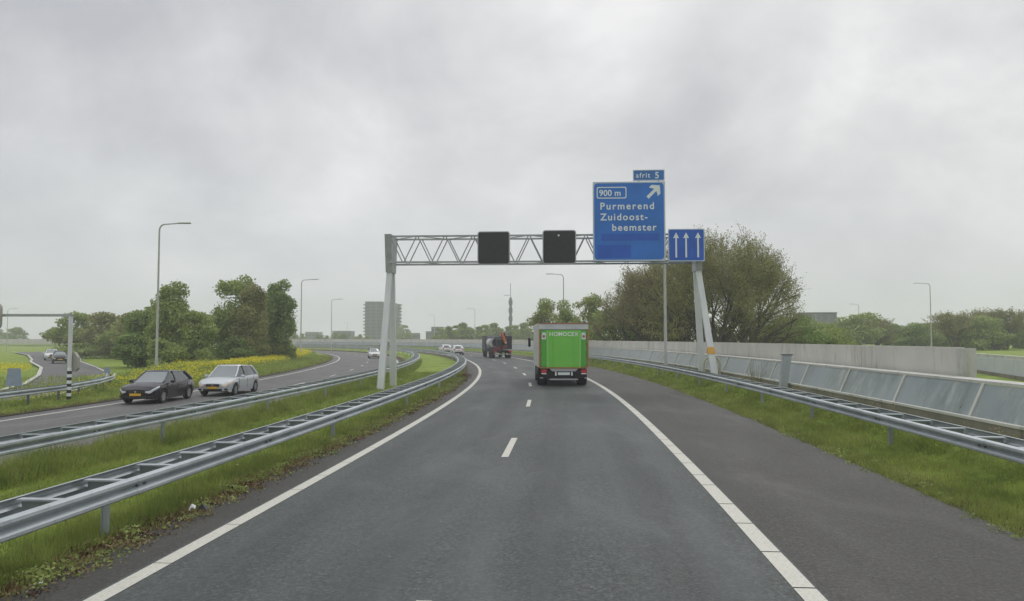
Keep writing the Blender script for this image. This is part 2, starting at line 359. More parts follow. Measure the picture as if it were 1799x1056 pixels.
# ------------------------------------------------------------------ crash barriers
WP = [(0,.752),(.045,.75),(.078,.735),(.084,.70),(.07,.672),(.012,.645),(.0,.63),(.012,.618),(.07,.598),(.084,.578),(.084,.545),(.06,.525),(0,.52)]
def beam(path, side, zc=0):     # path: list of (x,y,nx,ny,z)
    m = MB(); rows = []
    for (x, y, nx, ny, z) in path:
        loop = [(d, h) for d, h in WP] + [(d-.006, h) for d, h in WP[::-1]]
        rows.append([(x + nx*side*d, y + ny*side*d, z + h + zc) for d, h in loop])
    m.grid(rows, True); m.add([rows[0][i] for i in range(26)], [tuple(range(26))]); m.add([rows[-1][i] for i in range(26)], [tuple(range(25,-1,-1))])
    return m
def path_at(o, ss): return [(*at(s, o)[:2], float(fr(s)[3]), -float(fr(s)[2]), float(hz([o], [at(s,o)[1]])[0])) for s in ss]
def barrier(o_front, o_back, s0, s1, step, label, posts_every=4, zshift=0, posts_off=0):
    """o_front faces our camera's road side; sign gives outward directions"""
    t = empty('crash_barrier', (0,0,0)); tag(t, label, 'crash barrier', 'steel crash barriers along the motorway')
    ss = np.arange(s0, s1, 2.); sg = 1 if o_front > o_back else -1; zb = float(hz([(o_front+o_back)/2],[20])[0])*(1 if o_front < 0 else 0) + zshift + (.08 if o_front > 0 else 0)
    def pth(o): return [(*at(s, o)[:2], float(fr(s)[3]), -float(fr(s)[2]), zb) for s in ss]
    beam(pth(o_front), sg).build('beam', 'galv', t, 28); beam(pth(o_back), -sg).build('beam', 'galv', t, 28)
    n = int((s1-s0)/step); rest = MB(); w = abs(o_front-o_back); kp = 0; restp = MB(); oc = (o_front+o_back)/2
    order = sorted(range(n), key=lambda k: abs(s0+k*step-10)); first = set(order[:100])
    for k in range(n):
        s = s0 + k*step + .3
        m = MB() if k in first else rest
        m.M = Matrix.Translation(at(s, oc, zb)) @ Matrix.Rotation(head(s), 4, 'Z')
        m.box((0,0,.728), (w-.02, .11, .02)); m.box((0,.05,.66), (w-.02, .012, .14))
        if k in first: m.build('spacer', 'galv', t)
        if k % posts_every == posts_off:
            p = MB() if kp < 60 else restp; p.M = m.M.copy()
            p.box((0,0,.12), (.08,.012,1.1)); p.box((-.04,0,.12), (.008,.05,1.1)); p.box((.04,0,.12), (.008,.05,1.1))
            if kp < 60: p.build('post', 'galv', t)
            kp += 1
    for k in range(16):
        s = s0 + 3.1 + k*4.3; pq = [(*at(q, o_front)[:2], float(fr(q)[3]), -float(fr(q)[2]), zb) for q in (s, s+.17, s+.34)]
        m = beam([(x+nx*sg*.005, y+ny*sg*.005, nx, ny, z) for x, y, nx, ny, z in pq], sg)
        m.build('splice_plate', 'galv', t, 28)
        for q in (s+.08, s+.26):
            e = MB(); e.M = Matrix.Translation(at(q, o_front + sg*.026, zb+.632)) @ Matrix.Rotation(head(q), 4, 'Z'); e.disc((0,0,0), .02, .03, 'X', 8); e.build('bolt', 'galv_dark', t)
    if rest.v: tag(rest.build('spacer', 'galv', t), kind='stuff')
    if restp.v: tag(restp.build('post', 'galv_dark', t), kind='stuff')
    return t
barrier(-1.15, -1.72, -6, 300, 1.2, 'long double steel crash barrier nearest the camera, along the left edge of the main road', posts_every=8, posts_off=5)
barrier(-5.55, -6.15, 0, 300, 1.2, 'double steel crash barrier along the opposite carriageway, in front of the two close cars', zshift=.06, posts_every=6, posts_off=4)
barrier(11.35, 11.92, 2, 300, 1.33, 'steel crash barrier on the right verge running past the gantry leg')
# short barrier by the side road
t = empty('crash_barrier'); tag(t, 'low curved steel crash barrier beside the side road at far left, passing the striped post', 'crash barrier', 'steel crash barriers along the motorway')
cp = [(-20.2,0),(-20.2,12),(-20.3,22),(-20.5,31),(-20.8,36),(-22,41.5),(-23.6,46),(-25.6,50)]
pp = []
for i in range(len(cp)-1):
    for k in range(4):
        f = k/4; pp.append((cp[i][0]*(1-f)+cp[i+1][0]*f, cp[i][1]*(1-f)+cp[i+1][1]*f))
pt = []
for i, (x_, y_) in enumerate(pp):
    a, b = pp[max(i-1,0)], pp[min(i+1,len(pp)-1)]; dx, dy = b[0]-a[0], b[1]-a[1]; L = math.hypot(dx, dy); pt.append((x_, y_, dy/L, -dx/L, -.42))
beam(pt, 1).build('beam', 'galv', t, 28); beam([(x-.35*a, y-.35*b, a, b, z) for x, y, a, b, z in pt], -1).build('beam', 'galv', t, 28)
for q in pt[::2]: MB().box((q[0]-.18*q[2], q[1]-.18*q[3], -.2), (.09,.06,1.0)).build('post', 'galv_dark', t)

# ------------------------------------------------------------------ noise barrier on the right
t = empty('sloped_panel_barrier'); tag(t, 'low barrier of tilted blue grey panels on a brown plinth beside the right verge', 'noise barrier')
def strip(m, o0, z0, o1, z1, th, ss):   # slab between two (offset,z) edges along stations
    a = Vector((o1-o0, z1-z0)).normalized(); nrm = Vector((-a.y, a.x))*th
    sec = [(o0, z0), (o1, z1), (o1+nrm.x, z1+nrm.y), (o0+nrm.x, z0+nrm.y)]
    rows = [[at(s, o, z) for o, z in sec] for s in ss]; m.grid(rows, True); m.add(rows[0], [(0,1,2,3)]); m.add(rows[-1], [(3,2,1,0)]); return m
OB = 13.3; TZ = 1.5
def boxstrip(m, o0, o1, z0, z1, ss):
    rows = [[at(s, o, z) for o, z in ((o0,z0),(o0,z1),(o1,z1),(o1,z0))] for s in ss]; m.grid(rows, True); m.add(rows[0], [(0,1,2,3)]); m.add(rows[-1], [(3,2,1,0)]); return m
seg = np.arange(2.7, 259, 3.85)
allss = np.arange(2.2, 262, 2.)
boxstrip(MB(), OB-.12, OB+.35, -.3, .74, allss).build('plinth', 'plinth', t)
boxstrip(MB(), OB-.14, OB+.1, .743, .8, allss).build('bottom_rail', 'ledge', t)
boxstrip(MB(), OB+.29, OB+.8, 1.51, 1.57, allss).build('top_ledge', 'ledge', t)
for s in seg:
    strip(MB(), OB-.02, .8, OB+.3, TZ, -.03, [s+.06, s+1.9, s+3.79]).build('panel', 'pane', t)
    strip(MB(), OB-.05, .8, OB+.27, TZ+.02, -.08, [s-.05, s+.05]).build('frame_post', 'ledge', t)
t = empty('concrete_wall'); tag(t, 'long pale grey concrete wall behind the tilted panels, its near end left of the open gap', 'wall')
ws = np.arange(20.55, 560, 6.)
for i, s in enumerate(ws):
    b = boxstrip(MB(), 14.25, 14.45, -.4, 1.42, [s+.02, s+3, s+5.98]); boxstrip(b, 14.25, 14.45, 1.435, 2.28 + (.05 if s > 84 else 0) - (0 if s < 120 else .0), [s+.015, s+3, s+5.985]); b.build('concrete_panel', 'concrete', t)
MB().box(at(20.4, 14.4, .95), (.34,.3,2.62), head(20)).build('end_post', 'ledge', t)
# second barrier beyond the gap
t = empty('sloped_panel_barrier'); tag(t, 'farther low panel barrier with pale top seen through the gap at the right edge', 'noise barrier')
A = Vector((24.2, 32)); B = Vector((46, 97)); D = (B-A); L = D.length; D.normalize(); Nn = Vector((D.y, -D.x))
def lin(m, o0, o1, z0, z1, a, b):
    rows = [[(*(A + D*q + Nn*o), z) for o, z in ((o0,z0),(o0,z1),(o1,z1),(o1,z0))] for q in (a, b)]; m.grid(rows, True); m.add(rows[0], [(0,1,2,3)]); m.add(rows[-1], [(3,2,1,0)]); return m
lin(MB(), -.1, .35, 0, .45, 0, L).build('plinth', 'plinth', t); lin(MB(), .05, .4, 1.32, 1.52, 0, L).build('top_ledge', 'ledge', t)
for k in range(int(L/4)): lin(MB(), 0, .06, .455, 1.315, k*4+.04, k*4+3.96).build('panel', 'pane_pale', t)

# leaning box post and tubular hoop
t = empty('box_post', at(30.6, 12.75), head(30)); tag(t, 'grey leaning steel box post standing alone before the tilted panels', 'post')
MB().prism([(-.05,0),(.2,0),(.48,1.86),(.18,1.86)], -.13, .13).build('casing', 'galv', t); MB().box((.33,0,1.885), (.38,.32,.05)).build('cap', 'galv_dark', t)
t = empty('tubular_hoop', at(39.8, 12.35), head(40)); tag(t, 'dull yellow arched tube standing at the foot of the right gantry legs', 'hoop')
hp = [(-.4,0,-.1),(-.4,0,1.15)] + [(-.4*math.cos(a), 0, 1.15+.45*math.sin(a)) for a in np.linspace(.2, PI-.2, 9)] + [(.4,0,1.15),(.4,0,-.1)]
MB().tube(hp, .045, 8).build('tube', 'hoop', t, 60)

# ------------------------------------------------------------------ the gantry
GX0, GY0 = -6.47, 40.9; GX1, GY1 = 9.78, 40.0
ga = math.atan2(GY1-GY0, GX1-GX0); gl = math.hypot(GX1-GX0, GY1-GY0)
g = empty('sign_gantry', (GX0, GY0, 0), ga); tag(g, 'white lattice gantry spanning the carriageway on splayed white legs', 'gantry')
ZT, ZB = 7.84, 6.48; yf, yr = -.62, .7
def leg(x0, y0, x1, y1, z0, z1, w, m=None):
    m = m or MB(); q = []
    for x, y, z, k in ((x0,y0,z0,w), (x1,y1,z1,w*.8)): q.append([(x-k,y-k*.8,z),(x+k,y-k*.8,z),(x+k,y+k*.8,z),(x-k,y+k*.8,z)])
    m.grid(q, True); m.add(q[1], [(0,1,2,3)]); m.add(q[0], [(3,2,1,0)]); return m
def vz(y): return ZB-.2
for x, dx in ((0, .08), (gl, -.3)):
    zb = -.3
    leg(x-dx*1.6 , -1.5, x+dx*.6, -.3, zb, 6.0, .17).build('leg', 'gantry', g)
    leg(x-dx*1.1, 1.5, x+dx*.6, .35, zb, 6.0, .17).build('leg', 'gantry', g)
    m = MB(); m.prism([(-.55,5.9),(.55,5.9),(.86,ZT+.12),(-.8,ZT+.12)][::1], -.0, .0) if False else None
    m = MB(); m.prism([(-.48,5.98),(.52,5.98),(.92,ZT+.1),(-.84,ZT+.1)], x+dx*.6-.17, x+dx*.6+.17, 'X'); m.build('end_frame', 'gantry_dark', g)
k1 = (2.03+.3)/6.3
m = leg(gl+.48-.66*.32, -1.5+1.2*.32, gl+.48-.66*.385, -1.5+1.2*.385, 1.74, 2.14, .185); m.build('leg_band', 'orange', g)
xa, xb = .1, gl-.1; nb = 11; bw = (xb-xa)/nb
m = MB(); m.box(((xa+xb)/2, yf, ZT), (xb-xa, .09, .09)).build('top_chord', 'gantry_dark', g); MB().box(((xa+xb)/2, yr, ZT), (xb-xa, .09, .09)).build('top_chord', 'gantry_dark', g)
MB().box(((xa+xb)/2, yf, ZB), (xb-xa, .09, .09)).build('bottom_chord', 'gantry_dark', g); MB().box(((xa+xb)/2, yr, ZB), (xb-xa, .09, .09)).build('bottom_chord', 'gantry_dark', g)
for i in range(nb):
    x0 = xa + i*bw; x1 = x0+bw; xm = (x0+x1)/2
    for yy in (yf, yr):
        MB().tube([(x0+.05,yy,ZT-.03),(xm-.05,yy,ZB+.03)], .032, 6).build('brace', 'gantry_dark', g); MB().tube([(xm+.05,yy,ZB+.03),(x1-.05,yy,ZT-.03)], .032, 6).build('brace', 'gantry_dark', g)
    a, b = (yf, yr) if i % 2 else (yr, yf)
    MB().tube([(x0,a,ZT),(x1,b,ZT)], .025, 6).build('cross_brace', 'gantry_dark', g)
    if i % 2: MB().tube([(x0,a,ZB),(x1,b,ZB)], .025, 6).build('cross_brace', 'gantry_dark', g)
def rrect(x0, z0, x1, z1, r, n=5):
    p = []
    for cx, cz, a0 in ((x1-r,z1-r,0),(x0+r,z1-r,90),(x0+r,z0+r,180),(x1-r,z0+r,270)):
        p += [(cx + r*math.cos(R(a0+90*k/n)), cz + r*math.sin(R(a0+90*k/n))) for k in range(n+1)]
    return p
def ring(m, o, i, y):  # flat ring between two outlines at plane y
    n = len(o); m.add([(a,y,b) for a, b in o] + [(a,y,b) for a, b in i], [(k, (k+1) % n, n+(k+1) % n, n+k) for k in range(n)]); return m
def text(body, x, z, size, y, parent, matn, name='lettering', bold=.018, space=1., align='LEFT'):
    c = bpy.data.curves.new('txt', 'FONT'); c.body = body; c.size = size; c.offset = bold*size; c.extrude = .002; c.space_character = space; c.align_x = align; c.resolution_u = 3
    o = bpy.data.objects.new('txt', c); COL.objects.link(o); bpy.context.view_layer.update()
    me = bpy.data.meshes.new_from_object(o.evaluated_get(bpy.context.evaluated_depsgraph_get())); COL.objects.unlink(o); bpy.data.objects.remove(o); me.name = name
    me.transform(Matrix.Translation((x, y, z)) @ Matrix.Rotation(PI/2, 4, 'X')); me.materials.clear(); me.materials.append(M[matn])
    q = bpy.data.objects.new(name, me); COL.objects.link(q); q.parent = parent; return q
GROT = Matrix.Rotation(ga, 4, 'Z')
def gpos(x, y, z): v = GROT @ Vector((x, y, 0)); return (GX0+v.x, GY0+v.y, z)
SY = yf - .28
def gx(px, d=39.7): return ((px-899.5)/1360*d - GX0)/math.cos(ga)      # gantry abscissa of a feature
for (a, b, z0, z1, lab, dot) in ((4.75, 6.42, 6.30, 8.02, 'square black matrix signal with rounded corners, left of the pair on the gantry', False), (8.1, 9.82, 6.32, 8.06, 'square black matrix signal with one pale dot, right of the pair on the gantry', True)):
    w = b-a; t = empty('matrix_signal', gpos(a, SY, z0), ga); tag(t, lab, 'matrix sign', 'black matrix signals on the gantry')
    h = z1-z0; MB().prism(rrect(0,0,w,h,.14), -.06, .22).build('housing', 'matrix_rim', t); MB().prism(rrect(.05,.05,w-.05,h-.05,.1), -.075, -.062).build('display', 'matrix', t)
    for xx in (.3, w-.3): MB().box((xx, .24, h*.5), (.06,.06,h*.9)).build('bracket', 'gantry_dark', t)
    if dot: MB().disc((w*.48, -.08, h*.84), .05, .012, 'Y', 10).build('indicator_lens', 'white', t)
# big direction sign
t = empty('direction_sign', gpos(10.68, SY, 6.45), ga); tag(t, 'large blue motorway exit sign with white place names on the gantry', 'road sign')
W_, H_ = 3.68, 4.08
MB().prism(rrect(0,0,W_,H_,.16), 0, .06).build('board', 'blue', t)
ring(MB(), rrect(0,0,W_,H_,.02), rrect(.07,.07,W_-.07,H_-.07,.18), -.004).build('border', 'signedge', t)
text('Purmerend', .36, H_-1.42, .5, -.006, t, 'white', space=1.25); text('Zuidoost-', .38, H_-1.98, .5, -.006, t, 'white', space=1.2); text('beemster', .96, H_-2.52, .5, -.006, t, 'white', space=1.2)
m = MB(); ring(m, rrect(.2,H_-.86,1.72,H_-.26,.1), rrect(.25,H_-.81,1.67,H_-.31,.07), -.006).build('distance_frame', 'white', t); text('900 m', .32, H_-.72, .44, -.006, t, 'white')
a = .55; m = MB(); c = Vector((3.1, H_-.52)); ar = [(-.42,-.075),(.1,-.075),(.1,-.1),(-.02,-.3),(.16,-.3),(.42,0),(.16,.3),(-.02,.3),(.1,.1),(.1,.075),(-.42,.075)]
ca = math.cos(R(45)); P2 = [(c.x+(x*ca-z*ca)*1.05, c.y+(x*ca+z*ca)*1.05) for x, z in ar]; m.prism(P2, -.012, -.004).build('arrow', 'white', t)
MB().box((1.9, -.004, 1.22), (2.95,.006,.36)).build('patch', 'blue_dark', t); MB().box((1.08, -.004, .5), (1.7,.006,.66)).build('patch', 'blue_dark', t)
for zz in (H_-.95, .93): MB().box((W_/2, -.002, zz), (W_-.3,.003,.012)).build('seam', 'blue_soft', t)
for xx in (.5, 1.8, 3.1): MB().box((xx, .12, 2.0), (.07,.1,3.9)).build('bracket', 'gantry_dark', t)
t = empty('exit_number_sign', gpos(12.74, SY, 10.575), ga); tag(t, 'small blue exit number sign on top of the large exit sign', 'road sign')
MB().prism(rrect(0,0,1.6,.56,.02), 0, .06).build('board', 'blue_soft', t); ring(MB(), rrect(0,0,1.6,.56,.02), rrect(.04,.04,1.56,.52,.05), -.004).build('border', 'signedge', t)
text('afrit', .14, .16, .36, -.006, t, 'white', bold=.012, space=1.2); text('5', 1.1, .12, .46, -.006, t, 'white')
for xx in (.3, 1.3): MB().box((xx, .1, .1), (.06,.06,.8)).build('bracket', 'gantry_dark', t)
t = empty('lane_arrow_sign', gpos(14.49, SY, 6.42), ga); tag(t, 'small blue sign with three upright white arrows at the gantry right end', 'road sign')
W2, H2 = 1.83, 1.66
MB().prism(rrect(0,0,W2,H2,.06), 0, .05).build('board', 'blue_dark', t); ring(MB(), rrect(0,0,W2,H2,.02), rrect(.045,.045,W2-.045,H2-.045,.08), -.004).build('border', 'signedge', t)
for xx in (.4, .9, 1.5):
    MB().prism([(xx-.045,.2),(xx+.045,.2),(xx+.04,1.2),(xx+.15,1.18),(xx,1.48),(xx-.15,1.18),(xx-.04,1.2)], -.012, -.004).build('arrow', 'white', t)
MB().box((1.2,-.004,.85), (.03,.004,1.2)).build('divider', 'blue_soft', t)
for xx in (.4, 1.4): MB().box((xx, .12, .85), (.06,.12,1.5)).build('bracket', 'gantry_dark', t)

# ------------------------------------------------------------------ street lamps
def lamp_proto(loc, rz, label):
    t = empty('street_lamp', loc, rz); tag(t, label, 'street lamp', 'street lamps along the motorway')
    MB().tube([(0,0,-.3),(0,0,.9),(0,0,1.0),(0,0,11.2)], [.13,.125,.1,.065], 10).build('pole', 'pole', t, 60)
    arc = [(0,0,11.2)] + [(.45*(1-math.cos(a)), 0, 11.2+.5*math.sin(a)) for a in np.linspace(.3, PI/2, 6)] + [(1.5,0,11.78)]
    MB().tube(arc, [.06]*6 + [.05]*2, 8).build('arm', 'pole', t, 60)
    m = MB(); m.bbox((2.0,0,11.8), (1.05,.26,.12), .04); m.build('lamp_head', 'pole', t, 40)
    return t
lamp = lamp_proto((-28.4,62,.0), 0, 'tall street lamp nearest on the left, rising in front of the left trees')
for (x, y, z, rz, sc, lab) in ((-31.6,116,-.4,0,1,'street lamp just right of the tall left trees beside the yellow flowers'), (-40.1,172,-.5,0,1,'thin street lamp standing left of the grey tower block'),
    (9.9,50,0,PI,1,'lamp post whose top is hidden behind the large blue exit sign'), (7.4,111,0,PI,1,'street lamp rising behind the green truck'),
    (69.8,129,0,PI,1,'street lamp behind the concrete wall, tallest on the right side'), (93.2,208,0,PI,1,'smaller street lamp behind the wall right of the dark flat building'),
    (-11.5,240,0,PI,1,'faint far street lamp left of the distant crane truck'), (-38,380,0,PI,1.2,'faint far lamp above the low buildings in the middle distance'), (-101,155,0,0,.72,'lamp at the far left edge over the small portal'), (-85,400,0,PI,.9,'very faint lamp left of the tower block')):
    o = copy_thing(lamp, (x, y, z), rz + (0 if x != 69.8 else -.25), sc); o['label'] = lab
t = empty('post', (67.5,172,0)); tag(t, 'bare pale pole behind the wall right of the dark flat building', 'pole'); MB().tube([(0,0,0),(0,0,7.7)], [.14,.1], 8).build('shaft', 'pole', t); MB().box((0,0,7.75), (.5,.25,.12)).build('cap', 'pole', t)

# telecom mast
t = empty('telecom_mast', (-.6,330,0)); tag(t, 'slim grey telecom mast with antennas above the far trees', 'mast')
MB().tube([(0,0,0),(0,0,20)], [.75,.55], 10).build('shaft', 'galv_dark', t); MB().tube([(0,0,20),(0,0,26.2)], .14, 6).build('tip', 'galv_dark', t)
for z in (11,14.5,18): MB().disc((0,0,z), .9, 2.0, 'Z', 8).build('antenna', 'galv_dark', t)
MB().box((-1.6,0,21), (2.4,.15,.2)).build('antenna_arm', 'galv_dark', t)

# portal on the far left with striped post
t = empty('striped_portal', (-20.4,35.8,-.32)); tag(t, 'grey portal with horizontal beam and black white striped post foot at far left', 'portal')
MB().tube([(0,0,1.45),(0,0,3.85)], .09, 8).build('post', 'gantry', t)
for k in range(10): MB().disc((0,0,.10+.145*k-.0), .1, .145, 'Z', 10).build('stripe', 'white' if k % 2 else 'black', t)
MB().box((-4.4,0,3.9), (9.0,.14,.12)).build('beam', 'gantry_dark', t)
MB().prism([(-.2,1.3),(.18,1.3),(.3,1.45),(.3,1.95),(.14,2.2),(-.04,2.2),(-.2,2.0)], .1, .32).build('cabinet', 'box_beige', t)
MB().prism(rrect(-4.6,3.2,-3.1,4.5,.3), -.3,-.1).build('sign_back', 'box_beige', t)
for (px, py, w, h, zb, lab) in ((-28.2,44,.8,1.0,.32,'blue grey trapezoid sign back on the grass by the side road'), (-27.2,52.2,.42,.62,.45,'small blue grey sign back on the slope right of the striped post')):
    t = empty('road_sign', (px, py, -.5), .1); tag(t, lab, 'road sign')
    MB().prism([(-w/2*1.12,zb),(w/2*1.12,zb),(w/2*.85,zb+h),(-w/2*.85,zb+h)], -.02, .02).build('board', 'sign_back', t)
    for xx in (-w*.3, w*.3): MB().tube([(xx,.05,-.2),(xx,.05,zb+h*.8)], .025, 6).build('post', 'galv', t)

# ------------------------------------------------------------------ cars
def make_car(name, label, cat, loc, rz, paint='car_white', L=4.3, W=1.8, Hh=1.47, estate=False, rearview=False, glass='glass', lamp='chrome', group='cars on the motorway'):
    t = empty(name, loc, rz); tag(t, label, cat, group); hl = L/2; hw = W/2
    wf, wr, wrad = hl-.86, -hl+.80, .335
    def belt(y):
        k = y/hl; return float(np.interp(y, [-hl,-hl+.1,-hl+.35,-.4,.85,hl-.5,hl-.12,hl], [.72,.90,1.0,.97,.95,.86,.76,.62]))
    def half(y):
        return hw*float(np.interp(y, [-hl,-hl+.1,-hl+.45,-hl+1.1,hl-1.1,hl-.5,hl-.15,hl], [.78,.9,.97,1,1,.97,.88,.66]))
    st = np.unique(np.concatenate([np.linspace(-hl, hl, 30), [c+wrad*1.14*math.cos(a) for c in (wf, wr) for a in np.linspace(0, PI, 13)]]))
    rows = []
    for y in st:
        w = half(y); b = belt(y); z0 = .2 if abs(y) < hl-.2 else .28
        za = z0
        for c in (wf, wr):
            d = abs(y-c); r = wrad*1.14
            if d <= r: za = max(za, .31 + math.sqrt(max(0, r*r-d*d)))
        crown = .05 if y > .8 else .02
        sec = [(w*.93, za), (w*.985, max(za+.01, .42 if za < .42 else za+.01)), (w, max(.56, za+.02)), (w*.985, max(b-.14, za+.03)), (w*.94, b-.04), (w*.84, b), (w*.45, b+crown*.8), (0, b+crown)]
        rows.append([(-a, y, z) for a, z in sec] + [(a, y, z) for a, z in sec[-2::-1]])
    m = MB(); m.grid(rows); n = len(rows[0])
    m.add(rows[0], [tuple(range(n))]); m.add(rows[-1], [tuple(range(n-1,-1,-1))]); m.build('body', paint, t, 38)
    MB().box((0,0,.42), (W-.5, L-.35, .36)).build('underbody', 'dark', t)
    # greenhouse
    yb0, yt0 = hl-.98, hl-1.85; yt1, yb1 = (-hl+.5, -hl+.14) if estate else (-hl+.62, -hl+.14)
    gb = hw*.88; gt = hw*.67; zb = .94; zt = Hh-.045
    def arc_(y): return -.035*(max(0, y-.1)/.6)**2 - (.05 if estate else .11)*(max(0, -.1-y)/(hl-.6))**2
    def ringz(f):
        y0 = yb0+(yt0-yb0)*f**.92; y1 = yb1+(yt1-yb1)*f**1.2; w = gb+(gt-gb)*(f**1.35); z = zb+(zt-zb)*f
        p = []
        for yy, ww in ((y1,.78),(y1+.12,.92),(y1+.65,1),(.0,1),(y0-.5,1),(y0-.14,.9),(y0,.66)): p.append((w*ww, yy, z + f*arc_(yy)))
        return p + [(0, y0+.08, z + f*arc_(y0))] + [(-a, b, c) for a, b, c in p[::-1]] + [(0, y1-.06, z + f*arc_(y1))]
    rg = [ringz(f) for f in (0,.25,.5,.75,1)]
    m = MB(); m.grid([r[9:] + r[:6] for r in rg]); m.build('side_window', glass, t, 35)
    m = MB(); m.grid([r[5:10] for r in rg]); m.build('windscreen', 'glass_sky_sheen', t, 35)
    def lay(k, dz): return [(x*k, y*(1-(1-k)*.7), z+dz+(.035 if k < .7 else 0)) for x, y, z in rg[4]]
    m = MB(); r1, r2, r3 = lay(1.03, .0), lay(.97, .035), lay(.6, .02)
    m.grid([r1,r2,r3], True); m.add(r3, [tuple(range(len(r3)-1,-1,-1))]); m.add(r1, [tuple(range(len(r1)))]); m.build('roof', paint, t, 45)
    def pillar(i, r=.035, mt=paint):
        for sgn in (1,-1): MB().tube([(rg[k][i][0]*sgn*1.005, rg[k][i][1], rg[k][i][2]) for k in range(5)], r, 6).build('pillar', mt, t)
    pillar(5, .042); pillar(1, .085); pillar(0, .06); pillar(3, .03, 'black')
    # wheels
    for y in (wf, wr):
        for sg in (-1, 1):
            w = MB(); cx = sg*(hw-.12)
            prof = [(.2,-.1),(.30,-.105),(.325,-.07),(.325,.07),(.30,.105),(.2,.1)]
            rows = [[(cx+sg*q, y+r_*math.cos(a), .325+r_*math.sin(a)) for r_, q in prof] for a in np.linspace(0, 2*PI, 21)[:-1]]
            rows.append(rows[0]); w.grid(rows); tyre = w.build('wheel', 'rubber', t, 40)
            r = MB(); r.disc((cx+sg*.05, y, .325), .235, .02, 'X', 18); 
            for k in range(5):
                a = 2*PI*k/5; r.box((cx+sg*.085, y+.11*math.cos(a), .325+.11*math.sin(a)), (.02,.22,.06), 0, ('X', a))
            r.tube([(cx+sg*.06,y+.205*math.cos(a),.325+.205*math.sin(a)) for a in np.linspace(0,2*PI,17)], .018, 5, False); r.build('rim', 'rim', tyre)
    # front
    yN = hl
    def face(x, z, back=.0): return yN - .0
    for sg in (-1, 1):
        m = MB(); rows = []
        for yy in np.linspace(hl-.5, hl-.04, 6):
            kk = (yy-hl+.5)/.46; hgt = .045+.07*kk; x1 = half(yy)*1.0+.012; x0 = half(yy)*.955+.012; zt_ = belt(yy)-.055
            rows.append([(sg*x1, yy, zt_-hgt), (sg*x1, yy, zt_-.03), (sg*x0, yy, zt_+.005)])
        xx = half(hl); rows.append([(sg*xx*.97, hl+.015, .50), (sg*xx*.97, hl+.015, .58), (sg*xx*.9, hl+.01, .605)]); rows.append([(sg*.44, hl+.02, .545), (sg*.44, hl+.02, .585), (sg*.44, hl+.015, .60)])
        m.grid(rows); m.build('headlight', lamp, t, 60)
        MB().bbox((sg*(hw+.09), hl-1.5, .98), (.2,.12,.14), .03).build('mirror', paint, t)
        MB().box((sg*.62*hw/.9, hl-.06, .36), (.26,.08,.09)).build('fog_lamp', 'black', t)
        m = MB(); m.bbox((sg*(hw*.7), -hl+.06, .8), (.26,.12,.18), .03); m.build('tail_light', 'red', t)
        for yy in (.42, -.55): MB().box((sg*(hw*.995), yy, .8), (.02,.16,.03)).build('door_handle', paint, t)
        for yy in (.95, -.15, -1.1): MB().box((sg*(hw-.004), yy, .62), (.012,.012,.5)).build('door_seam', 'black', t)
    MB().bbox((0, hl+.0, .565), (.70,.05,.13), .02).build('grille', 'black', t); MB().disc((0, hl+.035, .575), .045, .015, 'Y', 12).build('emblem', 'chrome', t)
    MB().bbox((0, hl+.0, .335), (.98,.05,.12), .02).build('air_intake', 'black', t)
    MB().box((0, hl+.04, .45), (.52,.02,.11)).build('number_plate', 'plate', t); MB().box((0, -hl-.012, .68), (.52,.02,.11)).build('number_plate', 'plate', t)
    MB().bbox((0, -hl+.02, .36), (W*.72,.1,.24), .03).build('bumper', 'black', t)
    return t
CR = lambda s, extra=0: head(s)+PI+extra
make_car('parked_car'.replace('parked_car','hatchback'), 'dark violet black hatchback with pale alloy wheels, leading the silver car', 'car', (-16.95, 37.3, -.48), PI-.03, 'car_black', 4.3, 1.8, 1.47, glass='glass')
make_car('hatchback', 'silver family car right behind the black hatchback', 'car', (-15.35, 42.3, -.48), PI-.04, 'car_silver', 4.45, 1.82, 1.56, False, glass='glass', lamp='amber')
make_car('hatchback', 'small white car approaching in the middle of the far left carriageway curve', 'car', at(122,-10.7,-.48), CR(122), 'car_white')
make_car('hatchback', 'white car driving away in the far bend, the left one of two in a row', 'car', at(134,2.1,.02), head(134), 'car_white')
make_car('hatchback', 'white car driving away in the far bend, the right one of two in a row', 'car', at(121,1.9,.02), head(121), 'car_white')
make_car('van', 'dark van far off behind the barriers in the bend', 'van', at(186,2.2,.02), head(186), 'car_black', 4.6, 1.85, 1.8, True)
make_car('hatchback', 'white car on the side road at far left, the farther of two', 'car', (-62.6,105.5,-.38), PI+.55, 'car_white', group='cars on the side road')
make_car('hatchback', 'small dark car on the side road at far left, nearer of two', 'car', (-53.6,92,-.38), PI+.55, 'car_black', 3.7, 1.65, 1.4, group='cars on the side road')

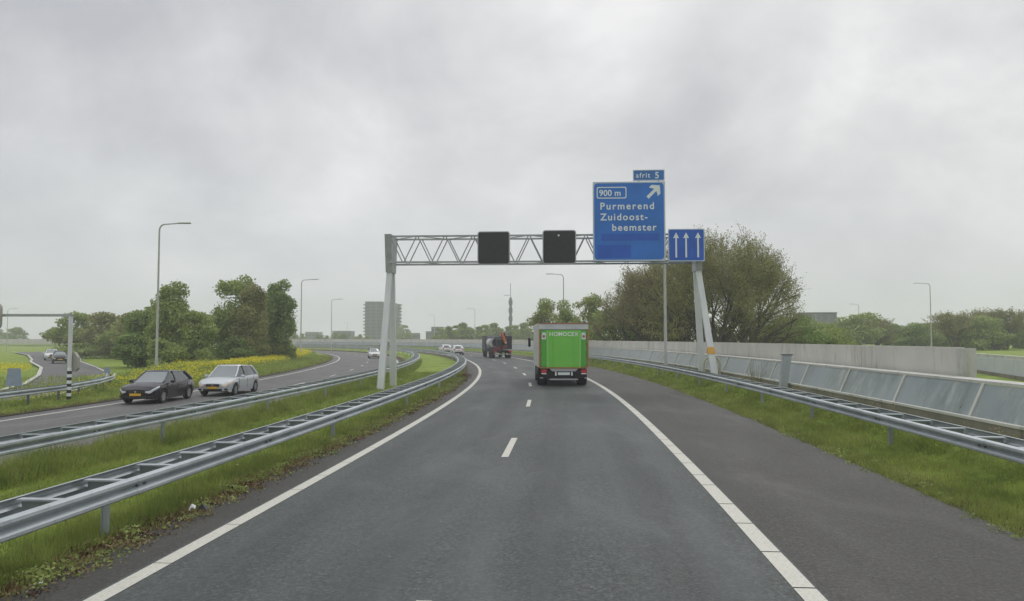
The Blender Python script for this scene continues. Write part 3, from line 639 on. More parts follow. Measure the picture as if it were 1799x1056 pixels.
# ------------------------------------------------------------------ green truck
t = empty('box_truck', at(40.6, 4.85, .02), head(44)+.02); tag(t, 'box truck with bright green rear door and orange corner trim in the right lane', 'truck')
TW, TH, Z0 = 2.6, 3.3, .98; LL = 6.2
m = MB(); m.box((0, LL/2+.06, (Z0+TH)/2), (TW, LL, TH-Z0)); m.build('cargo_box', 'truck_white', t)
MB().box((0, .02, TH-.03), (TW+.02,.1,.06)).build('roof_trim', 'truck_red', t)
MB().box((0, .02, TH-.2), (TW,.08,.26)).build('header_panel', 'tank', t)
for sg in (-1,1):
    MB().box((sg*(TW/2-.035), .0, (Z0+TH-.34)/2), (.07,.12,TH-.34-Z0)).build('corner_post', 'truck_orange', t)
    for hz_ in (1.2,1.75,2.3,2.75): MB().box((sg*(TW/2-.1), -.05, hz_), (.16,.05,.05)).build('hinge', 'truck_green_dark', t)
    MB().tube([(sg*.55,-.075,1.05),(sg*.55,-.075,TH-.42)], .016, 6).build('lock_rod', 'truck_green_light', t)
    MB().box((sg*(TW/2-.27), -.0, (Z0+TH-.36)/2+.02), (.3,.06,TH-.42-Z0)).build('side_panel', 'truck_green_dark', t)
    MB().prism([(sg*(TW/2-.46)-.05,Z0-.02),(sg*(TW/2-.46)+.05,Z0-.02),(sg*(TW/2-.44)+.05,TH-.4),(sg*(TW/2-.44)-.05,TH-.4)], -.07, .05).build('door_rib', 'truck_green_light', t)
    q = MB(); q.prism(rrect(sg*(TW/2-.26)-.11, TH-.86, sg*(TW/2-.26)+.11, TH-.5, .04), -.045, -.03).build('round_sticker', 'white', t); MB().disc((sg*(TW/2-.26), -.05, TH-.7), .075, .01, 'Y', 14).build('sticker_disc', 'truck_red', t)
MB().box((0, -.01, (Z0+TH-.36)/2), (1.66,.06,TH-.4-Z0)).build('rear_door', 'truck_green', t)
MB().box((0, -.03, Z0-.02), (TW-.1,.1,.05)).build('sill', 'truck_orange', t)
MB().box((0, -.045, TH-.59), (1.16,.01,.26)).build('name_strip', 'truck_green', t)
text('HOMOCEX', 0, TH-.68, .29, -.055, t, 'letter', space=1.05, align='CENTER', bold=.02)
MB().box((0,.0,Z0+.0), (.1,.1,.04)).build('latch', 'grey', t)
MB().prism([(-.75,Z0-.06),(.75,Z0-.06),(.6,Z0-.2),(-.6,Z0-.2)], -.1, .1).build('tail_lift', 'grey', t)
MB().box((0,.02,Z0-.3), (1.5,.1,.05)).build('lift_bar', 'grey', t)
MB().bbox((0,.1,.62), (2.2,.3,.5), .04).build('chassis', 'dark', t); MB().box((0,-.06,.66), (.62,.02,.14)).build('number_plate', 'white', t)
for xx in (-.42,.42): MB().box((xx,-.055,.66), (.08,.02,.2)).build('reflector', 'white', t)
MB().bbox((0,-.04,.36), (1.5,.1,.08), .02).build('underrun_bar', 'grey', t)
for sg in (-1,1):
    MB().bbox((sg*1.02,-.02,.78), (.36,.12,.26), .03).build('tail_light_housing', 'black', t); MB().box((sg*1.04,-.095,.78), (.26,.02,.17)).build('tail_light', 'red', t); MB().box((sg*1.04,-.09,.66), (.26,.02,.05)).build('reflector', 'white', t)
    MB().box((sg*1.03,0,.44), (.42,.06,.05)).build('fender_edge', 'grey', t)
    for yy, nm in ((1.35,1), (6.0,0)):
        w = MB(); cx = sg*1.06; wd = .48 if nm else .28; rows = [[(cx+sg*q*wd/.2, yy+r_*math.cos(a), .45+r_*math.sin(a)) for r_, q in ((.27,-.1),(.42,-.105),(.45,-.08),(.45,.08),(.42,.105),(.27,.1))] for a in np.linspace(0,2*PI,25)]
        w.grid(rows); ty = w.build('wheel', 'rubber', t, 40); MB().disc((cx+sg*wd*.35, yy, .45), .28, .05, 'X', 16, .28).build('rim', 'grey', ty)
    MB().box((sg*1.2, 3.6, .72), (.06,2.6,.42)).build('side_guard', 'black', t)
    MB().bbox((sg*1.5, 7.6, 2.25), (.16,.18,.55), .04).build('mirror', 'black', t); MB().tube([(sg*1.15,7.5,2.4),(sg*1.5,7.6,2.4)], .025, 6).build('mirror_arm', 'black', t)
MB().box((0,3.9,.75), (.9,7.4,.25)).build('frame_rail', 'dark', t)
m = MB(); m.prism([(6.55,.5),(8.15,.5),(8.2,1.3),(7.95,2.45),(7.6,2.75),(6.55,2.75)], -1.15, 1.15, 'X'); m.build('cab', 'truck_white', t)
for sg in (-1,1): MB().prism([(7.0,1.5),(7.98,1.5),(7.8,2.35),(7.0,2.35)], sg*1.155-.01, sg*1.155+.01, 'X').build('cab_window', 'glass', t)

# ------------------------------------------------------------------ crane truck
t = empty('crane_truck', at(98, 5.1, .02), head(100)+.06); tag(t, 'far dark tipper truck with folded orange crane and a pale tank', 'truck')
for sg in (-1,1):
    for yy in (1.0, 2.3, 6.6):
        w = MB(); cx = sg*1.05; rows = [[(cx+sg*q*2, yy+r_*math.cos(a), .5+r_*math.sin(a)) for r_, q in ((.25,-.1),(.46,-.105),(.5,-.08),(.5,.08),(.46,.105),(.25,.1))] for a in np.linspace(0,2*PI,19)]
        w.grid(rows); w.build('wheel', 'rubber', t, 40)
    MB().box((sg*.95,-.15,.85), (.4,.1,.22)).build('tail_light', 'red', t); MB().disc((sg*.55,-.25,.55), .1, .06, 'Y', 10).build('work_lamp', 'white', t)
MB().box((0,3.9,.85), (1.0,8,.3)).build('chassis', 'dark', t); MB().bbox((0,-.1,.5), (2.2,.12,.12), .03).build('underrun_bar', 'grey', t)
MB().bbox((.78,1.3,2.0), (.95,2.6,1.7), .06).build('equipment_box', 'black', t); MB().bbox((-.25,1.7,1.75), (1.0,2.6,1.5), .15).build('skip', 'black', t)
MB().tube([(-.85,1.6,1.95),(-.85,3.6,1.95)], [.6,.6], 16).build('tank', 'tank', t, 40)
MB().bbox((-.1,3.6,2.0), (2.0,2.6,1.7), .1).build('tool_body', 'galv_dark', t); MB().disc((-.5,1.35,2.0), .58, .2, 'Y', 16).build('drum_end', 'black', t)
MB().bbox((-.75,.0,1.2), (1.0,.6,.5), .05).build('winch', 'crane_red', t); MB().bbox((.28,-.1,1.35), (.6,.5,.5), .05).build('crane_base', 'crane_red', t)
MB().tube([(-.15,.0,3.25),(.42,-.1,1.9)], [.17,.2], 8).build('crane_boom', 'crane', t); MB().tube([(.25,.1,3.2),(.5,.0,1.6)], [.12,.14], 8).build('crane_jib', 'crane_red', t)
MB().disc((.4,-.25,1.95), .1, .08, 'Y', 10).build('work_lamp', 'white', t); MB().box((.55,.4,3.25), (.35,.3,.25)).build('beacon', 'grey', t)
MB().prism([(6.2,.7),(8,.7),(8.05,1.6),(7.8,2.8),(6.2,2.9)], -1.2, 1.2, 'X').build('cab', 'bl_dark', t)

# ------------------------------------------------------------------ buildings
def building(name, label, x, y, rz, w, d, h, wallm, nx_, nz_, roofm='bl_dark', balc=False, extra=None):
    t = empty(name, (x, y, 0), rz); tag(t, label, 'building', 'buildings on the horizon')
    MB().box((0,0,h/2-.5), (w,d,h+1)).build('wall', wallm, t); MB().box((0,0,h+.12+.25), (w*1.02,d*1.02,.5)).build('roof', roofm, t)
    fl = h/nz_
    for k in range(nz_):
        for i in range(nx_):
            xx = -w/2 + w*(i+.5)/nx_; MB().box((xx, -d/2-.02, fl*(k+.55)), (w/nx_*.6,.12,fl*.5)).build('window', 'bl_glass', t)
    if balc:
        for k in range(nz_):
            for sg in (-1,1):
                MB().box((sg*(w/2+.7), -d*.2, fl*(k+.3)), (1.5,d*.5,fl*.35)).build('balcony', 'bl_light', t)
    return t
b = building('tower_block', 'tall grey tower block with protruding balconies seen behind the left gantry legs', -88, 500, .0, 11, 16, 25.5, 'bl_dark', 3, 12, balc=False)
for k in range(12):
    for sg, xx in ((-1,-6.2),(1,16.2)): MB().box((xx, -3, 25.5/12*(k+.35)), (1.6,6,.7)).build('balcony', 'bl_dark', b)
MB().box((10.2,1.5,12.2), (9.4,14,25.4)).build('side_wing', 'bl_light', b)
for k in range(12):
    for i in range(3): MB().box((7.2+i*3, -5.56, 25.5/12*(k+.55)), (1.7,.12,1.0)).build('window', 'bl_glass', b)
building('office_building', 'low slate blue building left of the tower block', -113, 520, 0, 12, 14, 7, 'bl_dark', 6, 2)
building('office_building', 'small low pale grey building at the tree line right of the left trees', -138, 540, 0, 9, 12, 6.5, 'bl_light', 4, 2)
building('apartment_building', 'stepped dark building in the middle distance right of the gantry legs', -45, 460, 0, 11, 12, 6.2, 'bl_dark', 6, 2)
building('apartment_building', 'raised dark block atop the centre of the stepped building', -45, 470, 0, 7, 10, 9.0, 'bl_brick', 4, 3)
building('apartment_building', 'low brick building just right of the stepped dark building', -34.5, 461, 0, 8.5, 10, 5.8, 'bl_brick', 5, 2)
building('row_house', 'low brown row house between the rounded tree and the stepped building', -57.5, 455, 0, 6, 10, 5.2, 'bl_brick', 4, 2)
building('apartment_building', 'dark flat roofed apartment block behind the trees on the right', 121.5, 310, -.25, 14, 14, 12.2, 'bl_dark', 5, 4)
building('farmhouse', 'dark roofed low building on the horizon at far left', -191, 330, .1, 9, 9, 5.6, 'bl_brick', 3, 2)

# ------------------------------------------------------------------ trees
def quads(P, size, nrm=None, asp=.7):
    n = len(P); a = rng.normal(size=(n,3)); a /= np.linalg.norm(a, axis=1)[:,None]; b = rng.normal(size=(n,3)); b -= a*(a*b).sum(1)[:,None]; b /= np.linalg.norm(b, axis=1)[:,None]
    s = size*rng.uniform(.6, 1.35, (n,1)); a = a*s*.5; b = b*s*.5*asp
    return np.stack([P-a, P+b*.9, P+a, P-b*.9], 1).reshape(-1, 3)
def crown_pts(n, clumps, shell=.55):
    c = np.array(clumps); w = (c[:,3]*c[:,4]*c[:,5])**.7; k = rng.choice(len(c), n, p=w/w.sum()); d = rng.normal(size=(n,3)); d /= np.linalg.norm(d, axis=1)[:,None]
    r = shell + (1-shell)*rng.random((n,1)) + rng.normal(0,.08,(n,1)); r = np.where(rng.random((n,1)) < .25, rng.random((n,1)), r)
    return c[k,:3] + d*r*c[k,3:6]
def tree(name, loc, label, kind, h, w, leaves, lsize, matn, seed, group, nclump=30, trunk=.18, base=.15, vary=.3, rz=0, cat='tree'):
    global rng
    rng = np.random.default_rng(seed); rr = random.Random(seed)
    t = empty(name, loc, rz); tag(t, label, cat, group)
    cl = []
    for k in range(nclump):
        z = base + (1-base)*rr.random()**.85; tt = (z-base)/(1-base); env = max(.12, 1-abs((tt-.38)/.66)**2.2)**.5 if tt > .38 else .86+.14*tt/.38
        a = rr.random()*2*PI; q = math.sqrt(rr.random())*env*.74; cr = rr.uniform(.17,.30)
        cl.append((math.cos(a)*q*w/2, math.sin(a)*q*w/2, z*h*.9, cr*w*.62, cr*w*.62, cr*h*rr.uniform(.3,.55)))
    cl.append((0,0,h*(base+.45*(1-base)), w*.36, w*.36, h*.3*(1-base)))
    m = MB(); m.tube([(0,0,-.4),(.05,0,h*.25),(-.08,.05,h*.6)], [trunk, trunk*.8, trunk*.3], 7)
    for c in cl[:16]: m.tube([(0,0,h*max(.08, c[2]/h*.45)), (c[0]*.5, c[1]*.5, c[2]*.75), (c[0]*1.0, c[1]*1.0, c[2])], [trunk*.5, trunk*.28, trunk*.08], 5, False)
    m.build('trunk', 'bark', t)
    fast_mesh('crown', quads(crown_pts(int(leaves*1.25), cl), lsize), 4, matn, t)
    return t
G1 = 'dense trees left of the carriageway'
tree('broadleaf_tree', (-35.2,80,-.3), 'tall uneven green tree behind the nearest left lamp post', .8, 8.8, 5.2, 9000, .28, 'leaf_mid', 1, G1, 34, base=.03)
tree('broadleaf_tree', (-40.3,84,-.5), 'shorter darker green tree at the left end of the dense left group', .8, 6.2, 6.0, 8000, .28, 'leaf_green', 2, G1, 30, base=.02)
tree('broadleaf_tree', (-32.0,79,-.2), 'low bushy tree between the lamp post tree and the tallest left tree', .7, 5.6, 4.6, 7000, .26, 'leaf_mid', 3, G1, 26, base=.02)
tree('broadleaf_tree', (-31.6,88,-.2), 'broad round crowned tree, highest of the left group', .75, 10.0, 6.6, 13000, .28, 'leaf_mid', 4, G1, 38, base=.03)
tree('broadleaf_tree', (-28.9,86,-.1), 'yellowish olive tinted tree filling the middle of the left group', .75, 8.6, 5.2, 9500, .26, 'leaf_olive', 5, G1, 26, base=.02)
tree('broadleaf_tree', (-28.2,94,-.1), 'upright darker tree at the right end of the left group beside a lamp', .7, 10.2, 5.4, 13000, .28, 'leaf_green', 6, G1, 34, base=.02)
tree('broadleaf_tree', (-31.5,97,-.1), 'green tree filling the notch between the two tallest left trees', .75, 8.6, 7.0, 10000, .3, 'leaf_mid', 7, G1, 30, base=.02)
for i, (x, y, h, w, mt, lab) in enumerate(((-33.8,76,3.2,5,'leaf_mid','low mid green bush at the foot of the nearest left lamp post tree'), (-29.5,84,3.0,5,'leaf_green','low green bush in front of the broad round crowned tree'), (-38.5,80,3.4,6,'leaf_green','low dark bush at the left foot of the dense left group'), (-26.4,91,2.8,2.6,'leaf_mid','low bush at the right foot of the dark upright tree'))):
    tree('bush', (x,y,-.3), lab, .75, h, w, 5000, .26, mt, 101+i, G1, 20, base=.02, cat='bush')
G2 = 'far tree line left of the dense trees'
pt_ = tree('broadleaf_tree', (-72,128,-.5), 'first tree from the left in the hazy grove beyond the side road', .7, 7.6, 11, 8000, .42, 'leaf_mid', 11, G2, 26, base=.02)
pt2 = tree('broadleaf_tree', (-65,124,-.5), 'second tree from the left in the hazy grove beyond the side road', .7, 7.4, 11, 8000, .42, 'leaf_olive', 12, G2, 26, base=.02)
ordn_tail = ['twenty-%s' % q for q in ('first','second','third','fourth','fifth','sixth','seventh','eighth','ninth')] + ['thirtieth'] + ['thirty-%s' % q for q in ('first','second','third','fourth','fifth','sixth','seventh','eighth','ninth')]
ordn = ['first','second','third','fourth','fifth','sixth','seventh','eighth','ninth','tenth','eleventh','twelfth','thirteenth','fourteenth','fifteenth','sixteenth','seventeenth','eighteenth','nineteenth','twentieth'] + ordn_tail
for i, (x, y, sc) in enumerate(((-59,120,.95),(-53,112,.9),(-47.5,106,.9),(-50,122,1.0))):
    o = copy_thing((pt_, pt2)[i % 2], (x, y, -.5), i*1.7+.6, (sc, sc, sc*(1+.08*(i % 3)))); o['label'] = '%s tree from the left in the hazy grove beyond the side road' % ordn[i+2]

# big half-bare spreading tree, right
def branching(name, loc, label, seed, stems, h, spread, leaves, lsize, lmat, group=None, twig_r=.016, stem_base=1.0, rx=99, lf=.5):
    global rng
    rng = np.random.default_rng(seed); rr = random.Random(seed)
    t = empty(name, loc); tag(t, label, 'tree', group); segs = []; tips = []
    def grow(p, d, L, r, lev):
        q = p; n = 3
        for i in range(n):
            d = (d + Vector((rr.gauss(0,.13), rr.gauss(0,.13), rr.gauss(.03,.08)))).normalized(); q2 = q + d*L/n
            if (q2.x**2+q2.y**2)/rx**2 + (max(0, q2.z-h*.25)/(h*.75))**2 > 1.0+rr.uniform(-.28,.1) or q2.z < .2 and lev: return
            segs.append((q, q2, r*(1-.25*i/n), r*(1-.25*(i+1)/n))); q = q2
            if lev >= 2: tips.append(q)
            if lev < 4 and i > 0 or lev in (1,2):
                for _ in range(2 if lev < 3 else 1):
                    e = (d + Vector((rr.gauss(0,.5), rr.gauss(0,.5), rr.gauss(.1,.35)))).normalized()
                    if lev < 4: grow(q, e, L*rr.uniform(.5,.72), r*.5, lev+1)
    for k in range(stems):
        a = 2*PI*k/stems + rr.uniform(-.3,.3); tilt = rr.uniform(.05,1)*spread
        d = Vector((math.cos(a)*math.sin(tilt), math.sin(a)*math.sin(tilt), math.cos(tilt)))
        grow(Vector((math.cos(a)*stem_base*tilt, math.sin(a)*stem_base*tilt, -.3)), d, h*rr.uniform(lf-.06,lf+.06)*(1-.05*tilt), .14, 0)
    big = MB(); V = []
    for a, b, r0, r1 in segs:
        if r0 > .05: big.tube([a, b], [r0, r1], 5, False)
        else:
            d = (b-a).normalized(); s_ = d.orthogonal().normalized()*max(r0, twig_r); u = d.cross(s_).normalized()*max(r0, twig_r)
            c3 = [s_, -s_*.5+u*.87, -s_*.5-u*.87]
            for i in range(3): j = (i+1) % 3; V += [a+c3[i], a+c3[j], b+c3[j]*.6, b+c3[i]*.6]
    big.build('trunk', 'bark', t)
    fast_mesh('twigs', np.array([tuple(v) for v in V]), 4, 'leaf_brown', t)
    T = np.array([tuple(v) for v in tips]); P = T[(len(T)*rng.random(leaves)).astype(int)] + rng.normal(0, .17, (leaves,3)); fast_mesh('crown', quads(P, lsize), 4, lmat, t)
    return t
branching('spreading_tree', (20.4,79,0), 'huge spreading brown olive half bare tree behind the right gantry legs', 21, 30, 14.4, 1.12, 80000, .15, 'leaf_olive', stem_base=2.4, rx=9.6, lf=.5)
branching('spreading_tree', (14.0,83,0), 'olive brown thin leaved tree under the big exit sign', 22, 20, 11.0, 1.0, 42000, .15, 'leaf_brown', stem_base=1.6, rx=5.8, lf=.5)
G3 = 'shrubs and small trees beneath the huge spreading tree'
for i, (x, y, h, w, mt, lab) in enumerate(((9.6,96,8.0,7.5,'leaf_bright','yellow green tree directly behind the green truck'), (5.0,104,8.0,7.0,'leaf_bright','airy spring green tree left of the green truck roof'), (7.0,99,7.4,6.0,'leaf_mid','green tree just right above the green truck roof'), (12.0,90,6.6,8,'leaf_mid','mid green bush right of the green truck'),
        (15.5,88,6.4,8,'leaf_green','dark green bush under the exit sign'), (19.5,86,6.6,9,'leaf_olive','olive bush left of the right gantry legs'), (25.0,84,6.4,9,'leaf_olive','olive bush right of the right gantry legs'), (30.5,84,5.2,9,'leaf_green','low dark green bush at the right foot of the huge tree'), (36.5,90,4.6,9,'leaf_mid','low mid green bush below the dark flat building'))):
    tree('bush', (x,y,0), lab, .75, h, w, 8000, .24, mt, 40+i, G3, 22, base=.02, cat='bush')
# right tree line
G4 = 'tree line behind the concrete wall on the right'
pr = [tree('broadleaf_tree', (60,150,0), 'x', .75, 6.4, 9.0, 5200, .36, 'leaf_mid', 61, G4, 24, base=.03), tree('broadleaf_tree', (66,150,0), 'x', .7, 5.8, 9.0, 5200, .36, 'leaf_green', 62, G4, 24, base=.03),
      branching('broadleaf_tree', (72,150,0), 'x', 63, 8, 8.2, .5, 9000, .26, 'leaf_olive', G4, .03, .5)]
spots = [(50,148,0,.85),(56,150,1,.9),(62,160,0,1.0),(69,165,1,1.0),(71,158,0,1.25),(79,168,2,.85),(83,160,1,.95),(88,165,0,.95),(93,160,1,1.05),(86,150,2,.95),(91,150,0,1.15),(96,154,2,1.05),(101,158,1,.95),(106,158,0,.9),(106,150,1,.9),(116,160,1,.95),(121,162,0,1.0),(111,146,1,1.0)]
spots += [(57+i*6.2, 172+(i*7 % 9), i % 2, .92+.12*((i*3) % 4)/3) for i in range(15)] + [(117+i*7, 176-i*5, (i+1) % 2, 1.0) for i in range(4)] + [(104,140,0,.85),(112,138,1,.85)]
spots.sort(key=lambda q: q[0]/q[1])
for i, (x, y, k, sc) in enumerate(spots):
    o = copy_thing(pr[k], (x, y, 0), i*2.1, (sc*1.1, sc*1.1, sc)); o['label'] = '%s tree from the left in the row behind the right concrete wall' % ordn[i]
for o in pr:
    for ch in list(o.children): bpy.data.objects.remove(ch)
    bpy.data.objects.remove(o)
# far horizon trees
G5 = 'distant trees on the horizon'
pf = [tree('horizon_tree', (0,0,-50), 'x', .75, 7, 9, 1600, .6, 'leaf_mid', 71, G5, 16, base=.02), tree('horizon_tree', (0,0,-50), 'x', .7, 7, 8, 1600, .6, 'leaf_bright', 72, G5, 16, base=.02), tree('horizon_tree', (0,0,-50), 'x', .7, 7, 10, 1600, .6, 'leaf_green', 73, G5, 16, base=.02)]
row = []
for i in range(18): row.append((-24+i*2.5, 262+(i*37 % 11), i % 2, .95+.25*((i*5) % 4)/3, 'behind the far wall right of centre'))
for i in range(13): row.append((-118+i*4.6, 330+(i*29 % 17), (i*2) % 3, .62+.2*((i*3) % 4)/3, 'behind the far wall around the tower block'))
row.append((-55.5, 395, 0, 1.45, None))
for i in range(12): row.append((-235+i*7.5, 330+(i*29 % 17), 2 if i % 2 else 0, .7+.45*((i*3) % 5)/4, 'on the horizon at far left'))
cnt = {}
for (x, y, k, sc, wh) in row:
    o = copy_thing(pf[k], (x, y, -.3), x*1.3, (sc, sc, sc)); cnt[wh] = cnt.get(wh, 0)+1
    o['label'] = 'single rounded green tree touching the right side of the tower block' if wh is None else '%s tree from the left %s' % (ordn[cnt[wh]-1], wh)
for o in pf:
    for ch in list(o.children): bpy.data.objects.remove(ch)
    bpy.data.objects.remove(o)
# small trees near the side road
hedge = tree('hedge', (-66,120,-.5), 'low bright hedge at the far end of the side road', .6, 2.4, 12, 4000, .35, 'leaf_mid', 83, None, 20, trunk=.08, base=.02, cat='hedge')

# ------------------------------------------------------------------ grass, flowers, weeds
def blades(name, regions, mats, label, cat='grass'):
    V = []; MI = []
    for (o0, o1, s0, s1, n, hmin, hmax, wd, dry, zadd) in regions:
        o = rng.uniform(o0, o1, n); s = s0 + (s1-s0)*rng.random(n); px, py, tx, ty = fr(s); X = px + o*ty; Y = py - o*tx; Z = hz(o, Y) + zadd - .01
        cl = np.sin(X*2.3+1.1*np.sin(Y*1.7))*np.cos(Y*1.9+X*.7)*.5+.5
        c2 = np.clip(np.sin(X*5.1+2*np.sin(Y*3.3))*np.sin(Y*4.7+X*1.9)*1.6, 0, 1); h = (hmin + (hmax-hmin)*rng.random(n)**1.5)*(.45+.7*cl+.55*c2); a = rng.uniform(0, 2*PI, n); lean = rng.uniform(.1,.75,n)*h; la = rng.uniform(0,2*PI,n)
        w = wd*rng.uniform(.6,1.3,n); ca, sa_ = np.cos(a)*w/2, np.sin(a)*w/2
        p0 = np.stack([X-ca, Y-sa_, Z], 1); p1 = np.stack([X+ca, Y+sa_, Z], 1); tip = np.stack([X+np.cos(la)*lean, Y+np.sin(la)*lean, Z+h], 1)
        V.append(np.stack([p0, p1, tip], 1).reshape(-1,3))
        MI.append((rng.random(n) < dry).astype(int))
    o = fast_mesh(name, np.concatenate(V), 3, mats, None, np.concatenate(MI)); tag(o, label, cat, kind='stuff'); return o
rng = np.random.default_rng(5)
blades('grass_blades', [(-6.7,-1.22,3,12,56000,.05,.17,.010,.08,0),(-6.7,-1.05,12,24,42000,.06,.18,.016,.08,0),(-6.7,-1.1,24,60,42000,.06,.18,.032,.08,0),(-7.7,-5.3,8,30,26000,.16,.42,.022,.1,0),(-7.7,-5.3,30,90,22000,.16,.42,.04,.1,0),(-2.1,-1.2,3,16,9000,.1,.28,.012,.1,0),(-2.1,-1.2,16,50,9000,.1,.3,.022,.1,0),(-1.5,-.8,3,14,9000,.03,.11,.012,.45,0),(-1.35,-.82,14,50,8000,.04,.14,.02,.4,0),
    (10.12,12.1,6,16,30000,.05,.17,.011,.12,0),(10.12,12.1,16,32,28000,.06,.18,.018,.12,0),(10.12,12.3,32,80,22000,.07,.2,.035,.1,0),(10.0,10.5,6,40,5000,.03,.12,.014,.4,0)],
    ['blade','blade_dry'], 'short green grass on the median and right verge')
blades('tall_grass', [(-19.6,-17.0,20,60,22000,.06,.22,.035,.08,.05),(-25,-17.0,55,130,26000,.1,.35,.06,.08,.05),(-40,-19.0,20,60,16000,.1,.4,.05,.1,.02)], ['blade','blade_dry'], 'rough green grass on the left bank beyond the opposite carriageway')
def tufts(name, regions, mats, label, cat):
    V = []; MI = []
    for (o0, o1, s0, s1, nt, per, h0, h1, rad, size, m_, zadd) in regions:
        o = rng.uniform(o0, o1, nt); s = rng.uniform(s0, s1, nt); px, py, tx, ty = fr(s); X = px+o*ty; Y = py-o*tx; Z = hz(o, Y)+zadd
        C = np.repeat(np.stack([X, Y, Z], 1), per, 0); hh = np.repeat(rng.uniform(h0, h1, nt), per); k = len(C)
        C = C + np.stack([rng.normal(0, rad, k), rng.normal(0, rad, k), hh*rng.random(k)**.6], 1); V.append(quads(C, size)); MI.append(np.full(k, m_))
    o = fast_mesh(name, np.concatenate(V), 4, mats, None, np.concatenate(MI)); tag(o, label, cat, kind='stuff')
tufts('verge_weeds', [(-1.3,-.8,4,50,260,30,.04,.17,.08,.05,0,0),(-1.3,-.68,4,50,520,26,.02,.11,.1,.045,1,0),(-1.35,-.7,4,22,620,24,.01,.06,.11,.04,2,0),(-1.35,-.7,22,55,500,22,.01,.07,.14,.06,2,0),(-.92,-.6,4,50,120,20,.01,.07,.09,.045,0,0),(10.0,10.5,7,50,110,22,.03,.13,.07,.045,0,0),(12.3,13.2,8,40,70,30,.1,.4,.08,.05,1,0),(-6.4,-1.8,6,40,160,18,.04,.16,.09,.05,0,0)], ['leaf_mid','blade_dry','soil_leaf'], 'broad leaved and dried weeds along the asphalt edges', 'weeds')
tufts('yellow_flowers', [(-22.9,-20.6,66,170,1250,32,.3,.65,.3,.14,0,.05),(-21.5,-17.9,44,60,70,26,.25,.7,.3,.1,0,.05),(-24.5,-20.5,48,72,120,24,.3,.8,.28,.12,0,.05),(-21,-19,30,40,16,16,.15,.35,.16,.08,0,.05),(-23.6,-19.8,60,170,1100,18,.1,.55,.35,.15,1,.05),(-26,-17.6,44,74,800,22,.1,.5,.3,.12,1,.05)], ['flower','blade'], 'yellow rapeseed like flowers on the left bank', 'flowers')
# flowers on the island at far left
m_ = 900; P = np.stack([rng.uniform(-54,-42,m_*8), rng.uniform(58,76,m_*8), rng.uniform(-.4,.25,m_*8)], 1)
keep = (P[:,0] < -41.6 - (P[:,1]-67)*.6) & (np.sin(P[:,0]*1.1)*np.cos(P[:,1]*.9) > -.35); P = P[keep]; tag(fast_mesh('yellow_flowers', quads(P, .13), 4, 'flower'), 'patch of yellow flowers on the island at the far left edge', 'flowers', kind='stuff')
# bare shrub twigs at the tilted panels
for (s, o_, lab) in ((41.5,12.85,'leafless thin shrub against the tilted panels left of the yellow hoop'), (34.3,12.95,'leafless thin shrub against the tilted panels right of the gantry leg')):
    t = empty('shrub', at(s, o_, .05)); tag(t, lab, 'shrub'); r_ = random.Random(int(s)); m = MB()
    for k in range(34):
        a = r_.uniform(0, 2*PI); q = r_.uniform(.1,.5); h_ = r_.uniform(.6,1.55); m.tube([(r_.uniform(-.4,.4),r_.uniform(-.3,.3),0),(q*math.cos(a)*.6,q*math.sin(a)*.6,h_*.5),(q*math.cos(a),q*math.sin(a),h_)], [.01,.008,.005], 3, False)
    m.build('twigs', 'leaf_brown', t)
# litter
t = empty('litter', at(11.2,-1.0,.03)); tag(t, 'crumpled white and black litter on the soil edge below the near barrier', 'litter')
m = MB(); m.add([(0,0,0),(.09,.02,.01),(.07,.1,.05),(-.02,.08,.02),(.03,.05,.09)], [(0,1,4),(1,2,4),(2,3,4),(3,0,4)]); m.build('paper', 'white', t); m = MB(); m.add([(.1,.02,0),(.26,.0,.01),(.25,.12,.03),(.12,.1,.02),(.18,.05,.09)], [(0,1,4),(1,2,4),(2,3,4),(3,0,4)]); m.build('plastic_scrap', 'black', t)
m = MB(); m.disc((0,0,.02), .025, .03, 'Z', 7); tag(m.build('pebble', 'white', None, loc=at(7.9,-.86,.0)), 'tiny white pebble on the asphalt at the lower left', 'pebble')

# ------------------------------------------------------------------ haze
hm = MB(); hm.box((-60,285,15.5), (1500,1100,36)); hzm = bpy.data.materials.new('haze'); hzm.use_nodes = True
hn = hzm.node_tree; hn.nodes.clear(); ho = hn.nodes.new('ShaderNodeOutputMaterial'); pv = hn.nodes.new('ShaderNodeVolumePrincipled'); pv.inputs['Color'].default_value = (.97,.98,1.0,1); pv.inputs['Density'].default_value = .0009; pv.inputs['Anisotropy'].default_value = .0
hn.links.new(pv.outputs[0], ho.inputs['Volume']); M['haze'] = hzm; HAZE = tag(hm.build('haze', 'haze'), kind='stuff')

# ------------------------------------------------------------------ world, light, camera
w = bpy.data.worlds.new('World'); S.world = w; w.use_nodes = True; t = NT(w); nt = w.node_tree; bg = nt.nodes['Background']; bg.inputs[1].default_value = .1
SUNE, SUNR = R(48), R(25)
sky = t.n('ShaderNodeTexSky'); sky.sky_type = 'NISHITA'; sky.sun_disc = False; sky.sun_elevation = SUNE; sky.sun_rotation = SUNR; sky.dust_density = 4
d = t.coord('Generated'); x_, y_, z_ = t.sep(d); zz = t.math('ADD', t.math('MAXIMUM', z_, 0.), .55)
cb = t.n('ShaderNodeCombineXYZ'); t.l(t.math('DIVIDE', x_, zz), cb.inputs[0]); t.l(t.math('DIVIDE', y_, zz), cb.inputs[1]); cb.inputs[2].default_value = 3.1
n1 = t.noise(t.mapping(cb.outputs[0], (1,1,1), (1.3,.4,0)), 2.7, 9, .55, .2); n2 = t.noise(t.mapping(cb.outputs[0], (1,1,1), (5.3,2.4,0)), 1.0, 3, .5)
f = t.math('ADD', t.math('MULTIPLY', n1, .7), t.math('MULTIPLY', n2, .3))

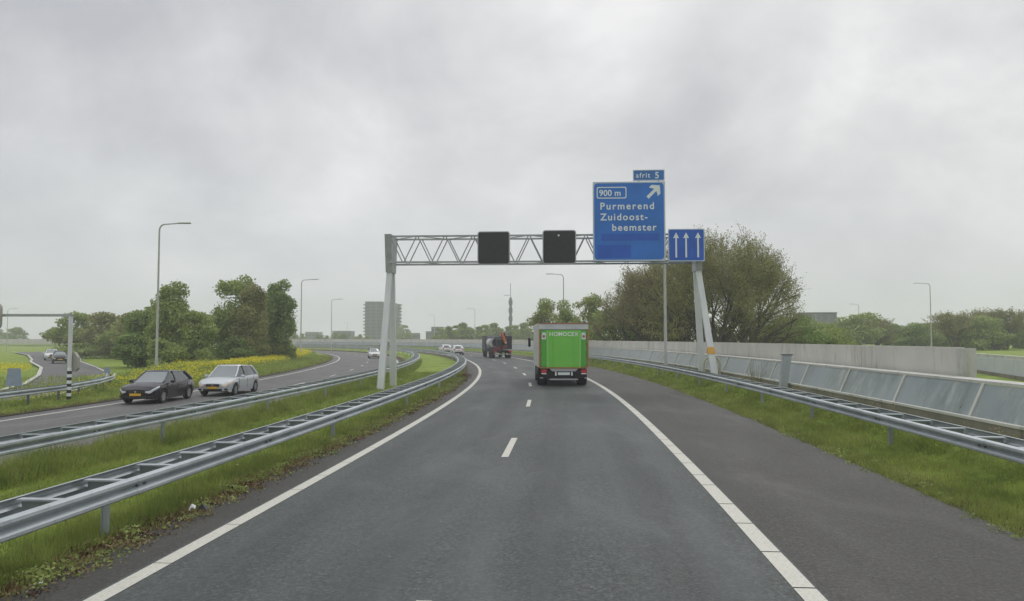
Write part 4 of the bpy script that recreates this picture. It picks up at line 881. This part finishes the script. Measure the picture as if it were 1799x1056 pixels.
for (az, el, c0, amt) in ((0,22,.968,.085),(-27,17,.955,-.06),(-2,14,.985,-.045),(-13,13,.99,.02),(-17,17,.97,-.045),(-29,8,.988,.05),(28,15,.96,.03),(9,20,.985,-.03)):
    v_ = t.n('ShaderNodeVectorMath', operation='DOT_PRODUCT'); t.l(d, v_.inputs[0]); v_.inputs[1].default_value = (math.sin(R(az))*math.cos(R(el)), math.cos(R(az))*math.cos(R(el)), math.sin(R(el)))
    f = t.math('ADD', f, t.math('MULTIPLY', t.step(v_.outputs['Value'], c0, 1.), amt))
cl = t.ramp(f, [(.36, (.54,.55,.58)), (.45, (.64,.65,.672)), (.54, (.75,.76,.77)), (.63, (.89,.895,.90))])
hor = t.step(z_, .02, .26); cl = t.mix(hor, t.mix(.65, cl, (.70,.735,.75)), cl)
zen = t.math('MULTIPLY_ADD', t.step(z_, .45, .9), .55, 1.); sc = t.math('MULTIPLY', zen, 9.9)
vm = t.n('ShaderNodeVectorMath', operation='SCALE'); t.l(cl, vm.inputs[0]); t.l(sc, vm.inputs['Scale'])
t.l(t.mix(.94, sky.outputs[0], vm.outputs[0]), bg.inputs[0])
sl_ = bpy.data.lights.new('sun', 'SUN'); sl_.energy = .7; sl_.angle = R(25); sl_.color = (1,.97,.93); so = bpy.data.objects.new('sun', sl_); COL.objects.link(so)
sd = Vector((math.sin(SUNR)*math.cos(SUNE), math.cos(SUNR)*math.cos(SUNE), math.sin(SUNE))); so.rotation_euler = sd.to_track_quat('Z', 'Y').to_euler(); so.location = (0,0,60)
cam = bpy.data.cameras.new('camera'); co = bpy.data.objects.new('camera', cam); COL.objects.link(co); S.camera = co
cam.sensor_width = 36; cam.lens = 36*1360/1799; co.location = (0,0,2.5); co.rotation_euler = (PI/2 + math.atan(67/1360), 0, 0); cam.clip_end = 6000; cam.clip_start = .05
S.view_settings.view_transform = 'Standard'; S.view_settings.look = 'None'; S.view_settings.exposure = 0; S.view_settings.gamma = 1; S.view_settings.use_curve_mapping = False
S.render.engine = 'CYCLES'; cy = S.cycles; cy.use_denoising = True; cy.max_bounces = 8; cy.transparent_max_bounces = 8; cy.volume_bounces = 3; cy.use_adaptive_sampling = True; cy.adaptive_threshold = .02
try: cy.denoiser = 'OPENIMAGEDENOISE'
except Exception: pass
